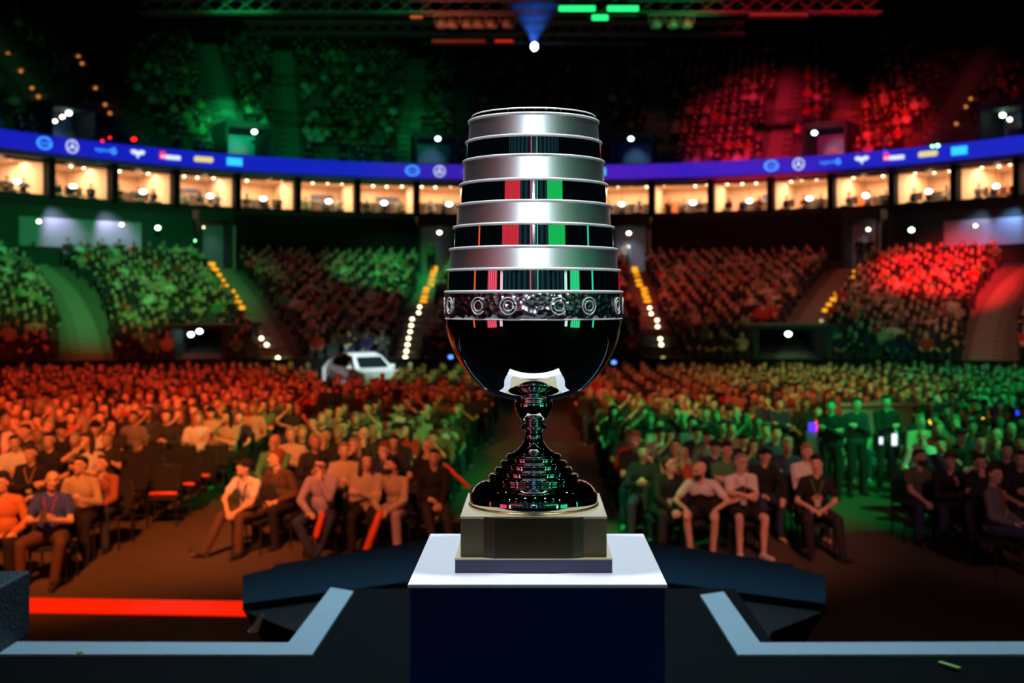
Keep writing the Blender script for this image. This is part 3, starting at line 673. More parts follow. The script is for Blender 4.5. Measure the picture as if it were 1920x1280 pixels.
eng = bpy.data.materials.new('engraved_silver'); eng.use_nodes = True; nt = eng.node_tree; bs = nt.nodes['Principled BSDF']
bs.inputs['Base Color'].default_value = (.42, .41, .46, 1); bs.inputs['Metallic'].default_value = 1; bs.inputs['Roughness'].default_value = .28
tc = nt.nodes.new('ShaderNodeTexCoord'); vo = nt.nodes.new('ShaderNodeTexVoronoi'); vo.inputs['Scale'].default_value = 85; bp = nt.nodes.new('ShaderNodeBump'); bp.inputs['Strength'].default_value = 1; bp.inputs['Distance'].default_value = .004
nt.links.new(tc.outputs['Object'], vo.inputs['Vector']); nt.links.new(vo.outputs['Distance'], bp.inputs['Height']); nt.links.new(bp.outputs[0], bs.inputs['Normal'])
b = MB(); b.lathe(pr([(166, 550), (166.5, 575), (165.5, 596), (162, 597)]), 160); eb = b.build('engraved_band', eng, tro, smooth=True)
# roundels on the engraved band, twelve pairs round the circumference
rr = 167.0/K
for k in range(14):
    a = -PI/2+(k-7+.5)*(2*PI/14)+(.045 if k % 2 else -.045); op = k % 2
    b = MB(); N = 22
    for rad, tr in ((15, 1.1), (9, .9)):
        pts = []
        a0, a1 = ((.7, 5.6) if op and rad == 15 else (0, 2*PI))
        for i in range(N+1):
            s = a0+(a1-a0)*i/N; aa = a+rad*math.cos(s)/167; pts.append((rr*math.cos(aa), rr*math.sin(aa), H(573)+rad*math.sin(s)/K))
        b.tube(pts, tr/K, 6)
    b.build('roundel', rimm, tro, smooth=True)
b = MB(); bead(b, 165, 597, 1.5); b.build('rim_bead', rimm, tro, smooth=True)
# rounded bowl
bp_ = [(164, 597), (163.5, 605), (162, 618), (158.5, 635), (150.5, 656), (139.5, 677), (127.5, 695), (113.5, 711), (98, 726), (80, 737), (60, 744), (33, 749), (0.01, 751)]
def smooth_prof(p, sub=4):
    out = []
    for i in range(len(p)-1):
        p0 = p[max(i-1, 0)]; p1 = p[i]; p2 = p[i+1]; p3 = p[min(i+2, len(p)-1)]
        for k in range(sub):
            t_ = k/sub
            out.append(tuple(.5*((2*p1[j])+(-p0[j]+p2[j])*t_+(2*p0[j]-5*p1[j]+4*p2[j]-p3[j])*t_*t_+(-p0[j]+3*p1[j]-3*p2[j]+p3[j])*t_**3) for j in (0, 1)))
    out.append(p[-1]); return [(max(r, .01), y) for r, y in out]
b = MB(); b.lathe(pr(smooth_prof(bp_)), 160); b.build('bowl', chrome, tro, smooth=True)
kn = [(30, 748), (35, 752), (36, 760), (34, 770), (29, 780), (22, 788), (17, 791), (17.5, 794), (23, 797), (24.5, 801), (22, 805), (17.5, 809), (16.5, 816), (18, 824)]
b = MB(); b.lathe(pr(smooth_prof(kn, 3)), 96); b.build('knot', chrome, tro, smooth=True)
st = [(18, 824), (23, 834), (31, 843), (40, 849)]
for cy, cr_ in ((856, 46), (868.5, 57), (881, 67.5), (893.5, 79)):
    st += [(cr_+6.2*math.cos(a_), cy-6.2*math.sin(a_)) for a_ in [math.radians(q_) for q_ in (80, 50, 20, -10, -40, -65)]]
st += [(88, 900.5), (98, 903), (107, 907.5), (114, 914), (118, 921)]
b = MB(); b.lathe(pr(st), 128); b.build('stepped_stem', chrome, tro, smooth=True)
b = MB(); b.lathe(pr([(118, 921), (119.5, 923), (119.5, 940), (118.5, 943), (0.01, 943)]), 128); b.build('foot', chrome, tro, smooth=True)
b = MB(); b.lathe(pr([(118, 941.5), (122, 942), (122, 944.5), (0.01, 944.5)]), 128); b.build('gold_ring', mat('gold_trim', (.75, .6, .3), .3, metal=1, var=0), tro, smooth=True)
plm = mat('plinth_olive_lacquer', (.13, .105, .055), .35, var=.08, scale=12); cream = mat('plinth_cream_top', (.62, .53, .34), .5, var=.05)
b = MB(); b.box((0, 0, .0685), (.294, .294, .077)); b.build('plinth_block', plm, tro, bevel=.002)
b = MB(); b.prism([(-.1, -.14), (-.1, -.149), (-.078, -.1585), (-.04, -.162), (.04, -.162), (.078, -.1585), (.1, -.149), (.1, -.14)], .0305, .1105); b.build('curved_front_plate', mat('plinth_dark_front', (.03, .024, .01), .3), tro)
b = MB(); b.box((0, 0, .1095), (.296, .296, .005)); b.build('plinth_top_plate', cream, tro, bevel=.001)
b = MB(); b.box((0, 0, .0135), (.315, .315, .027)); b.build('plinth_ledge', mat('plinth_ledge_shaded', (.04, .05, .12), .4), tro, bevel=.001)  # grazing shade on the ledge front is put into its dark blue colour
b = MB(); b.box((0, 0, .028), (.316, .316, .003)); b.build('plinth_ledge_plate', cream, tro)

# ------------------------------------------------------------------ people
skin_l = mat('skin_light', (.72, .47, .34), .5, var=.08, scale=12); skin_t = mat('skin_tan', (.45, .26, .17), .5, var=.08, scale=12)
eye_m = mat('eye_dark', (.03, .02, .02), .3, var=0); lip_m = mat('lips', (.36, .13, .11), .5, var=0)
hairs = {'brown': mat('hair_brown', (.05, .028, .015), .6, bump=.5, scale=70), 'black': mat('hair_black', (.012, .01, .01), .55, bump=.5, scale=70), 'grey': mat('hair_grey', (.36, .34, .32), .6, bump=.5, scale=70), 'red': mat('hair_auburn', (.26, .09, .03), .6, bump=.5, scale=70), 'blond': mat('hair_blond', (.38, .25, .11), .6, bump=.5, scale=70)}
CL = {'black': (.014, .014, .016), 'charcoal': (.028, .028, .032), 'white': (.7, .7, .68), 'grey': (.17, .17, .18), 'navy': (.02, .03, .09), 'red': (.5, .04, .03), 'green': (.08, .3, .12), 'beige': (.5, .4, .28), 'lilac': (.42, .34, .46), 'blue': (.04, .07, .4), 'rust': (.36, .12, .07), 'orange': (.65, .22, .08), 'denim': (.03, .045, .1), 'brown': (.11, .06, .035), 'olive': (.14, .14, .08)}
def cloth(c): return mat('cloth_'+c, CL[c], .85, var=.18, scale=9, bump=.25)
shoe_m = mat('shoe_leather', (.03, .03, .03), .5); sole_m = mat('shoe_sole', (.6, .58, .55), .6); shoew = mat('white_shoe', (.65, .62, .6), .5)

def remesh(mb, voxel, smooth=3, dec=None):
    me = mb.mesh('tmp'); o = bpy.data.objects.new('tmp', me); COL.objects.link(o)
    m = o.modifiers.new('r', 'REMESH'); m.mode = 'VOXEL'; m.voxel_size = voxel; m.use_smooth_shade = True
    if smooth: s = o.modifiers.new('s', 'SMOOTH'); s.factor = .5; s.iterations = smooth
    if dec: d = o.modifiers.new('d', 'DECIMATE'); d.ratio = dec
    dg = bpy.context.evaluated_depsgraph_get(); dg.update()
    out = bpy.data.meshes.new_from_object(o.evaluated_get(dg)); bpy.data.objects.remove(o); bpy.data.meshes.remove(me)
    out.polygons.foreach_set('use_smooth', [True]*len(out.polygons))
    return out
V = Vector
def hand(b, W_, d, nrm, s=1.0, grip=.6, side=1):
    """palm and five curling fingers; W_ wrist, d direction, nrm = palm facing"""
    d = V(d).normalized(); nrm = V(nrm); nrm = (nrm-d*nrm.dot(d)).normalized(); sd = d.cross(nrm).normalized()
    R = Matrix((sd, nrm, d)).transposed()
    b.ell(V(W_)+d*.05*s, (.041*s, .017*s, .055*s), R, 12, 8)
    for i, L in enumerate((.062, .074, .080, .070)):
        x = (-.030+.020*i)*s*side*-1
        p0 = V(W_)+d*.088*s+sd*x; g = grip*(1+.08*i)
        p1 = p0+(d*math.cos(g*.6)+nrm*math.sin(g*.6))*L*.45*s; p2 = p1+(d*math.cos(g*1.5)+nrm*math.sin(g*1.5))*L*.33*s; p3 = p2+(d*math.cos(g*2.3)+nrm*math.sin(g*2.3))*L*.25*s
        b.cap(p0-d*.02, p1, .0095*s, .009*s, 7); b.cap(p1, p2, .009*s, .0085*s, 7); b.cap(p2, p3, .0085*s, .007*s, 7)
    t0 = V(W_)+d*.028*s+sd*.034*s*side; t1 = t0+(d*.7+sd*.75*side+nrm*.35).normalized()*.036*s; t2 = t1+(d*.95+sd*.2*side+nrm*.4).normalized()*.03*s
    b.cap(t0, t1, .0125*s, .0105*s, 7); b.cap(t1, t2, .0105*s, .0085*s, 7)

def solve(S, Hd, L1, L2, hint):
    """elbow / knee position between two ends"""
    S = V(S); Hd = V(Hd); d = Hd-S; D = min(d.length, L1+L2-.004); dn = d.normalized(); Hd = S+dn*D
    a = (L1*L1-L2*L2+D*D)/(2*D); h = math.sqrt(max(0, L1*L1-a*a)); hn = V(hint); hn = (hn-dn*hn.dot(dn)).normalized()
    return S+dn*a+hn*h, Hd

def skeleton(lean=6, turn=0, roll=0, head=(0, 0, 0), knees=((.14, -.43), (-.14, -.43)), feet=None, arms=('lap', 'lap'), stand=False, size=1.0, **k):
    """person faces -Y; x>0 is the viewer's right when the person faces the viewer"""
    J = {}
    hz_ = .565 if not stand else .93
    if stand: knees = ((.1, -.02), (-.1, -.02))
    J['hip'] = V((0, .03, hz_)); R = Euler((math.radians(lean), math.radians(roll), math.radians(turn))).to_matrix()
    up = lambda x, y, z: J['hip']+R @ V((x, y, z))
    J['R'] = R
    J['belly'] = up(0, -.01, .15); J['chest'] = up(0, .0, .33); J['neck'] = up(0, .0, .50)
    J['S'] = [up(.168, .0, .435), up(-.168, .0, .435)]
    hr = Euler((math.radians(head[1]), math.radians(head[2]), math.radians(head[0]))).to_matrix()
    J['H'] = J['neck']+R @ V((0, -.015, .05))+hr @ V((0, -.02, .105)); J['HR'] = hr
    J['hipj'] = [V((.095, .0, hz_)), V((-.095, .0, hz_))]
    J['K'] = []; J['A'] = []; J['T'] = []
    for i, s in enumerate((1, -1)):
        if stand: kn = V((.11*s, -.02, .5)); an = V((.12*s, .02, .09)); td = V((s*.2, -1, 0))
        else:
            kn = V((knees[i][0], knees[i][1], knees[i][2] if len(knees[i]) > 2 else .545))
            f = feet[i] if feet else (knees[i][0]*1.02, knees[i][1]+.04, .085); an = V(f[:3]); td = V((f[0]*.6, -1, 0)) if len(f) < 4 else V((math.sin(f[3]), -math.cos(f[3]), f[4] if len(f) > 4 else 0))
        J['K'].append(kn); J['A'].append(an); J['T'].append(td.normalized())
    J['E'] = []; J['W'] = []; J['HD'] = []; J['HN'] = []; J['G'] = []
    for i, s in enumerate((1, -1)):
        a = arms[i]; S = J['S'][i]; hint = V((s*.6, .5, -.6)); g = .7
        if a == 'lap': w = V((s*.09, -.22, .66)); hd = V((-s*.7, -.6, -.25)); hn = V((-s*.2, .1, -1))
        elif a == 'thigh': w = V((s*.14, -.24, .635)); hd = V((-s*.1, -1, -.12)); hn = V((0, 0, -1)); g = .3
        elif a == 'knee': w = V((J['K'][i].x*1.0, J['K'][i].y-.01, .645)); hd = V((-s*.15, -.75, -.7)); hn = V((0, .3, -1)); g = .5; hint = V((s*.5, .5, .2))
        elif a == 'clasp': w = V((s*.055, J['K'][i].y-.02, .60)); hd = V((-s*.75, -.5, -.45)); hn = V((-s*.3, .7, -.2)); hint = V((s, -.1, -.2)); g = .9
        elif a == 'cross': w = J['chest']+R @ V((-s*.07, -.19-.02*s, -.055+.025*s)); hd = V((-s, -.05, .12)); hn = V((0, 1, 0)); hint = V((s*.6, -.15, -1)); g = .5
        elif a == 'chin': w = J['H']+V((s*.02, -.13, -.19)); hd = V((-s*.15, .1, 1)); hn = V((0, 1, .2)); hint = V((s*.5, -.2, -1)); g = .9
        elif a == 'face': w = J['H']+V((s*.06, -.12, -.10)); hd = V((-s*.6, .15, .8)); hn = V((0, 1, 0)); hint = V((s*.8, -.4, -.7)); g = .5
        elif a == 'phone': w = V((s*.07, -.3, .80)); hd = V((-s*.5, -.5, .5)); hn = V((-s*.4, .7, .3)); g = 1.0; hint = V((s*.8, .3, -.8))
        elif a == 'up': w = J['neck']+V((s*.33, -.15, .36)); hd = V((0, -.1, 1)); hn = V((0, -1, 0)); g = .2; hint = V((s, .2, -.4))
        elif a == 'clap': w = J['chest']+V((s*.06, -.30, .04)); hd = V((-s*.35, -.7, .6)); hn = V((-s, 0, 0)); g = .1; hint = V((s*.8, .1, -.8))
        elif a == 'side': w = S+V((s*.1, -.03, -.52)); hd = V((0, -.1, -1)); hn = V((-s, 0, 0)); g = .5; hint = V((s*.3, .8, 0))
        elif a == 'head': w = J['H']+V((s*.14, -.02, .02)); hd = V((-s*.6, .3, .7)); hn = V((-s, .2, 0)); hint = V((s, -.2, -.2)); g = .4
        else: w = V(a[:3]); hd = V(a[3]) if len(a) > 3 else V((-s*.5, -.6, -.3)); hn = V((0, .2, -1)); hint = V(a[4]) if len(a) > 4 else hint
        e_, w = solve(S, w, .285, .255, hint); J['E'].append(e_); J['W'].append(w); J['HD'].append(hd); J['HN'].append(hn); J['G'].append(g)
    return J

def head_prims(b, J, fine=True):
    H_, R = J['H'], J['HR']; f = lambda x, y, z: H_+R @ V((x, y, z))
    b.ell(f(0, .015, .03), (.075, .094, .084), R, 20, 14); b.ell(f(0, -.03, -.03), (.058, .062, .078), R, 18, 12)
    b.ell(f(0, -.058, -.088), (.03, .026, .022), R); b.cap(f(.045, -.0, -.065), f(.012, -.055, -.092), .022, .02); b.cap(f(-.045, -.0, -.065), f(-.012, -.055, -.092), .022, .02)
    if fine:
        b.cap(f(0, -.086, .012), f(0, -.106, -.022), .008, .0125, 8); b.cap(f(-.036, -.078, .034), f(.036, -.078, .034), .012, .012, 8)
        b.ell(f(0, -.086, -.056), (.024, .010, .009), R, 10, 6)
    for s in (-1, 1): b.ell(f(s*.077, .012, -.005), (.011, .02, .031), R, 10, 8)
    for s in (-1, 1):
        if fine: b.ell(f(s*.04, -.066, -.012), (.022, .02, .02), R, 8, 6)

def torso_prims(b, J, g=0., fat=1.0, arms=True):
    R = J['R']; h = J['hip']
    b.ell(h+V((0, .0, .0)), (.165*fat+g, .125+g, .11+g), R); b.ell(J['belly']+R @ V((0, -.02*(fat-1)*6, 0)), (.145*fat+g, .11*fat+g, .15+g), R); b.ell(J['chest'], (.152*min(fat, 1.1)+g, .108*min(fat, 1.15)+g, .16+g), R)
    b.cap(J['S'][0].lerp(J['chest'], .12), J['S'][1].lerp(J['chest'], .12), .052+g, .052+g); b.cap(J['S'][0], J['neck']+V((0, 0, -.01)), .05+g*.6, .045+g*.3); b.cap(J['S'][1], J['neck']+V((0, 0, -.01)), .05+g*.6, .045+g*.3)

def person_mb(J, fat=1., fine=True):
    b = MB(); torso_prims(b, J, 0, fat)
    b.cap(J['neck']-V((0, 0, .04)), J['H']+J['HR'] @ V((0, .02, -.05)), .055, .05)
    head_prims(b, J, fine)
    for i, s in enumerate((1, -1)):
        b.cap(J['S'][i], J['E'][i], .047*fat**.5, .037); b.cap(J['E'][i], J['W'][i], .038, .025)
        if fine: hand(b, J['W'][i], J['HD'][i], J['HN'][i], 1.0, J['G'][i], s)
        else: b.cap(J['W'][i], J['W'][i]+J['HD'][i].normalized()*.1, .03, .032)
        b.cap(J['hipj'][i], J['K'][i], .085*fat**.5, .055); b.cap(J['K'][i], J['K'][i].lerp(J['A'][i], .45)+V((0, .015, 0)), .055, .05); b.cap(J['K'][i].lerp(J['A'][i], .4)+V((0, .015, 0)), J['A'][i], .05, .035)
        b.cap(J['A'][i]+V((0, .02, -.03)), J['A'][i]+J['T'][i]*.15+V((0, 0, -.045)), .035, .03)
    return b
def shirt_mb(J, fat=1., sleeve='short', g=.013):
    b = MB(); torso_prims(b, J, g, fat)
    for i in (0, 1):
        e = J['E'][i]
        if sleeve == 'short': b.cap(J['S'][i], J['S'][i].lerp(e, .62), .047*fat**.5+g, .045+g)
        elif sleeve == 'long': b.cap(J['S'][i], e, .05*fat**.5+g, .04+g); b.cap(e, e.lerp(J['W'][i], .93), .04+g, .028+g)
    return b
def trouser_mb(J, fat=1., kind='long', g=.012):
    b = MB(); b.ell(J['hip']+V((0, 0, -.01)), (.165*fat+g, .125+g, .10+g), J['R'])
    for i in (0, 1):
        k = J['K'][i]
        if kind == 'long': b.cap(J['hipj'][i], k, .085*fat**.5+g, .057+g); b.cap(k, J['A'][i].lerp(k, .06), .057+g, .045+g)
        else: b.cap(J['hipj'][i], J['hipj'][i].lerp(k, .68), .088*fat**.5+g, .078+g)
    return b
def hair_mb(J, style):
    b = MB(); H_, R = J['H'], J['HR']; f = lambda x, y, z: H_+R @ V((x, y, z))
    if style == 'bald': return None
    b.ell(f(0, .03, .05), (.083, .092, .08), R, 18, 12); b.ell(f(0, -.044, .09), (.06, .04, .03), R); b.ell(f(0, .068, .0), (.07, .045, .075), R)
    if style == 'messy':
        r_ = random.Random(5)
        for i in range(26):
            a = r_.uniform(0, 2*PI); q = r_.uniform(.1, 1.1); p = f(.08*math.cos(a)*math.sin(q), .03+.088*math.sin(a)*math.sin(q), .05+.083*math.cos(q)); b.ell(p, (.022, .022, .02), R, 8, 6)
    if style == 'long':
        for s in (-1, 1): b.cap(f(s*.072, .01, .03), f(s*.085, .01, -.16), .03, .035); b.cap(f(s*.05, .06, .0), f(s*.06, .05, -.22), .045, .04)
    if style == 'cap':
        b = MB(); b.ell(f(0, .015, .052), (.088, .102, .078), R, 18, 12); b.cap(f(-.03, -.1, .06), f(.03, -.1, .06), .028, .028); b.ell(f(0, -.13, .055), (.06, .05, .012), R); b.ell(f(0, .07, .0), (.066, .04, .06), R)
    if style == 'hat':
        b = MB(); b.ell(f(0, .01, .075), (.088, .1, .075), R, 18, 12); b.ell(f(0, .005, .05), (.15, .165, .016), R, 20, 8)
    return b
def paint_face(me, J, skin, beard=None):
    me.materials.append(skin); me.materials.append(eye_m); me.materials.append(lip_m); me.materials.append(beard or skin)
    Ri = J['HR'].inverted(); n = len(me.polygons); co = np.empty(n*3); me.polygons.foreach_get('center', co); co = co.reshape(-1, 3)-np.array(J['H']); co = co @ np.array(Ri).T
    mi = np.zeros(n, int); y = co[:, 1]
    for s in (-1, 1): mi[(np.hypot((co[:, 0]-s*.030)/1.3, co[:, 2]-.010) < .0095) & (y < -.05)] = 1
    mi[(abs(co[:, 0]) < .026) & (abs(co[:, 2]+.056) < .0075) & (y < -.075)] = 2
    if beard: mi[(co[:, 2] < -.035) & (co[:, 2] > -.13) & (y < -.01) & (abs(co[:, 0]) < .09) & (mi == 0)] = 3
    for s in (-1, 1): mi[(abs(co[:, 0]-s*.031) < .017) & (abs(co[:, 2]-.033) < .004) & (y < -.06)] = 3 if beard else 0
    me.polygons.foreach_set('material_index', mi.astype(np.int32))

def make_person(label, pos, rz, pose, shirt='black', sleeve='short', trousers='charcoal', legs='long', hair='brown', style='short', skin=skin_l, fat=1., beard=None, extras=(), voxel=.0075, shoes=shoe_m, two_tone=None, group=None, root=None):
    J = skeleton(**pose)
    r = thing('person', label, 'person', pos, rz, group)
    me = remesh(person_mb(J, fat), voxel, 2); me.name = 'body'; paint_face(me, J, skin, hairs[beard] if beard else None); link(bpy.data.objects.new('body', me), r)
    v2 = max(.010, voxel)
    h = hair_mb(J, style)
    if h:
        me = remesh(h, .008, 2); me.materials.append(hairs[hair] if style not in ('cap', 'hat') else cloth(hair if hair in CL else 'black')); link(bpy.data.objects.new({'cap': 'cap', 'hat': 'hat'}.get(style, 'hair'), me), r)
    me = remesh(shirt_mb(J, fat, sleeve), v2, 2); me.materials.append(cloth(shirt))
    if two_tone:
        me.materials.append(cloth(two_tone)); Ri = np.array(J['R'].inverted()); n = len(me.polygons); co = np.empty(n*3); me.polygons.foreach_get('center', co); co = (co.reshape(-1, 3)-np.array(J['chest'])) @ Ri.T
        me.polygons.foreach_set('material_index', ((co[:, 2] < .05-.5*abs(co[:, 0])) & (abs(co[:, 0]) < .17)).astype(np.int32))
    link(bpy.data.objects.new({'long': 'sweater', 'short': 'shirt'}[sleeve], me), r)
    me = remesh(trouser_mb(J, fat, legs), v2, 2); me.materials.append(cloth(trousers)); link(bpy.data.objects.new('trousers' if legs == 'long' else 'shorts', me), r)
    for i in (0, 1):
        b = MB(); A, T = J['A'][i], J['T'][i]
        b.cap(A+V((0, .0, -.005)), A+V((0, .0, -.03)), .045, .047); b.cap(A-T*.03+V((0, 0, -.035)), A+T*.17+V((0, 0, -.045))+V((0, 0, T.z*.1)), .044, .036)
        me = remesh(b, .009, 1); me.materials.append(shoes); me.materials.append(sole_m); n = len(me.polygons); co = np.empty(n*3); me.polygons.foreach_get('center', co)
        me.polygons.foreach_set('material_index', (co.reshape(-1, 3)[:, 2] < A.z-.062+(0)).astype(np.int32)); link(bpy.data.objects.new('shoe', me), r)
    H_, R = J['H'], J['HR']; f = lambda x, y, z: H_+R @ V((x, y, z))
    for ex in extras:
        if ex[0] == 'glasses':
            b = MB()
            for s in (-1, 1): b.tube([f(s*.033+.022*math.cos(a), -.1, .01+.017*math.sin(a)) for a in [2*PI*i/12 for i in range(13)]], .003, 5); b.tube([f(s*.055, -.1, .015), f(s*.078, .01, .02)], .0025, 5)
            b.tube([f(-.011, -.103, .014), f(.011, -.103, .014)], .003, 5); b.build('glasses', mat('glasses_frame', (.02, .02, .02), .3, var=0), r)
        if ex[0] == 'lanyard':
            cf = J['chest']+J['R'] @ V((0, -.155, -.1)); b = MB()
            for s in (-1, 1): b.tube([J['neck']+V((s*.07, .03, .0)), J['chest']+J['R'] @ V((s*.07, -.115, .12)), J['chest']+J['R'] @ V((s*.03, -.145, .0)), cf], .007, 5)
            ly = b.build('lanyard', cloth(ex[1]), r); b = MB(); b.box(cf+V((0, -.004, -.05)), (.07, .008, .1)); b.build('badge', mat('badge_card', (.5, .55, .5), .4), ly)
        if ex[0] == 'print':
            cf = J['chest']+J['R'] @ V((0, -.137, -.09)); b = MB(); b.ell(cf, (.07, .012, .05), J['R'], 10, 6); b.build('print', cloth(ex[1]), r)
        if ex[0] == 'phone':
            c_ = (J['W'][0]+J['W'][1])/2+V((0, -.07, .06)); b = MB(); b.box(c_, (.075, .012, .14), Euler((-.5, 0, 0)).to_matrix()); b.build('phone', mat('phone_case', (.03, .04, .06), .3), r)
        if ex[0] == 'roll':
            b = MB(); b.tube([V(ex[1]), V(ex[2])], .028, 10); b.build('rolled_banner', mat('rolled_banner', (.75, .12, .05), .6), r)
        if ex[0] == 'headphones':
            b = MB(); b.tube([f(.085*math.cos(a), .01, .02+.095*math.sin(a)) for a in [PI*i/12 for i in range(13)]], .009, 6)
            for s in (-1, 1): b.ell(f(s*.09, .01, 0), (.02, .032, .036), R)
            b.build('headphones', mat('headphones', (.015, .015, .015), .4), r)
    r['_top'] = J['H'].z
    del r['_top']
    return r

# chair
chair_m = mat('chair_black_fabric', (.014, .015, .02), .8); chair_f = mat('chair_frame_metal', (.05, .05, .055), .4, metal=.7)
def chair_parts():
    b = MB(); b.box((0, -.02, .425), (.43, .43, .05)); seat = b
    k = MB(); k.box((0, .215, .66), (.41, .035, .36), Matrix.Rotation(-.12, 3, 'X'))
    bf = MB(); bf.tube([(-.215, .19, .42), (-.215, .215, .6), (-.20, .245, .83), (-.17, .25, .86), (.17, .25, .86), (.20, .245, .83), (.215, .215, .6), (.215, .19, .42)], .012, 6)
    return seat, k, bf
def make_chair(label, pos, rz, group=None):
    t = thing('stacking_chair', label, 'chair', pos, rz, group); seat, k, bf = chair_parts()
    seat.build('seat', chair_m, t, bevel=.012); k.build('backrest', chair_m, t, bevel=.012); bf.build('back_frame', chair_f, t, smooth=True)
    for sx in (-1, 1):
        for y0, y1 in ((-.2, -.23), (.17, .23)):
            b = MB(); b.tube([(sx*.2, y0, .41), (sx*.21, y1, .0)], .012, 6); b.build('leg', chair_f, t)
    return t
def single_chair():
    a = MB(); seat, k, bf = chair_parts()
    for q in (seat, k, bf): a.add(q.v, q.f)
    for sx in (-1, 1):
        for y0, y1 in ((-.2, -.23), (.17, .23)): a.tube([(sx*.2, y0, .41), (sx*.21, y1, 0)], .012, 5)
    me = a.mesh('stacking_chair'); me.materials.append(chair_m); return me
chair0 = None; used_chair = False
def place_chair(x, y, rz, label, group=None):
    global chair0
    if chair0 is None: chair0 = make_chair(label, (x, y, 0), rz, group); return chair0
    c = copy_tree(chair0); c.location = (x, y, 0); c.rotation_euler = (0, 0, rz); tag(c, label, 'chair', group)
    if not group and 'group' in c: del c['group']
    return c
chair_me = single_chair()

taken = []       # (x, y) of occupied floor places
def hero(px, y, label, rz=0., chair='', **k):
    x = (px-CX)/F*y; taken.append((x, y))
    r = make_person(label, (x, y, 0), rz, k.pop('pose'), **k)
    place_chair(x, y+.05, rz*.5, f'black stacking chair under the {chair}', 'occupied chairs in the front rows'); return r
LB = {'knees': ((.16, -.42), (-.16, -.42))}
# --- front row, left block
hero(474, 15.95, 'person in black cap and white T-shirt leaning forward, leftmost in the middle front row', -.45, 'person in the black cap and white T-shirt', pose=dict(lean=24, head=(-35, -12, 8), knees=((.12, -.42), (-.17, -.42)), feet=((.1, -.42, .085), (-.34, -.55, .085, -.9, .25)), arms=('clasp', 'clasp'), roll=3),
     shirt='white', trousers='brown', style='cap', hair='black', extras=(('lanyard', 'navy'),))
hero(529, 16.4, 'person with messy auburn hair in an open dark jacket, looking left in the front row', -.4, 'person with messy auburn hair', pose=dict(lean=12, head=(-42, -8, 0), arms=('lap', 'lap'), knees=((.13, -.4), (-.15, -.42)), feet=((.1, -.3, .085), (-.15, -.36, .085)), roll=-3),
     shirt='brown', sleeve='long', trousers='black', hair='red', style='messy', extras=(('lanyard', 'grey'), ('print', 'grey')))
hero(606, 15.75, 'person in lilac hooded top with a hand on the chin and one ankle crossed', -.12, 'person in the lilac top', pose=dict(lean=10, head=(-12, 4, 4), arms=('chin', (-.10, -.30, .62, (.6, -.7, -.1), (-.8, 0, -.6))), knees=((.2, -.38, .55), (-.24, -.36, .5)), feet=((.05, -.42, .12, .2, .2), (-.06, -.32, .09, .6))),
     shirt='lilac', sleeve='long', trousers='denim', hair='black', style='messy', extras=(('headphones',), ('glasses',)))
hero(688, 16.0, 'long haired person in tan sweater with folded arms in the front row', .0, 'long haired person in the tan sweater', pose=dict(lean=8, head=(12, -6, 3), arms=('cross', 'cross'), knees=((.12, -.42), (-.14, -.42))),
     shirt='beige', sleeve='long', trousers='black', hair='brown', style='long')
hero(748, 16.1, 'person in beige jacket bending forward with joined hands and light trousers, front row right end', -.38, 'person in the beige jacket', pose=dict(lean=25, head=(-26, -8, 2), arms=('clasp', 'clasp'), knees=((.17, -.4), (-.17, -.42))),
     shirt='beige', sleeve='long', trousers='lilac', hair='black', style='short', beard='black')
hero(812, 16.6, 'person in dark clothes beside the aisle behind the navy ramp, pale shoes', .2, 'person in dark clothes beside the aisle', pose=dict(lean=14, head=(-20, -5, 2), arms=('clasp', 'lap'), knees=((.12, -.42), (-.14, -.42)), feet=((.16, -.62, .09), (-.05, -.6, .09))),
     shirt='black', sleeve='long', trousers='charcoal', hair='black', style='short', shoes=shoew)
# --- far left block
hero(98, 14.25, 'bald person in blue T-shirt holding a phone with bent arms, front left corner', .12, 'bald person in the blue T-shirt', pose=dict(lean=4, head=(14, -4, 4), arms=('phone', 'phone'), knees=((.2, -.42), (-.24, -.44)), feet=((.12, -.38, .085), (-.26, -.36, .085))),
     shirt='blue', trousers='brown', style='bald', fat=1.22, extras=(('lanyard', 'red'), ('phone',), ('print', 'lilac')))
hero(8, 14.2, 'person in striped orange sweater cut off by the left edge of the picture', .2, 'person at the left edge', pose=dict(lean=10, head=(-20, 0, 0), arms=('thigh', 'lap')), shirt='orange', sleeve='long', trousers='black', hair='black', style='messy')
hero(152, 15.6, 'dark haired person in beige jacket behind the bald person in blue', .15, 'dark haired person in the beige jacket', pose=dict(lean=6, head=(-25, -8, 0), arms=('phone', 'lap')), shirt='beige', sleeve='long', trousers='black', hair='black', style='short', extras=(('phone',),))
hero(206, 16.3, 'person in rust sweater leaning forward over the knees beside the empty chairs', -.2, 'person in the rust sweater', pose=dict(lean=26, head=(-12, -22, 0), arms=('clasp', 'knee'), knees=((.15, -.4), (-.17, -.42))), shirt='rust', sleeve='long', trousers='denim', hair='brown', style='short')
hero(60, 16.8, 'person in black top with yellow lanyard behind the blue shirt', .1, 'person with the yellow lanyard', pose=dict(lean=5, head=(-8, 0, 0), arms=('lap', 'cross')), shirt='black', sleeve='long', hair='brown', extras=(('lanyard', 'beige'),))
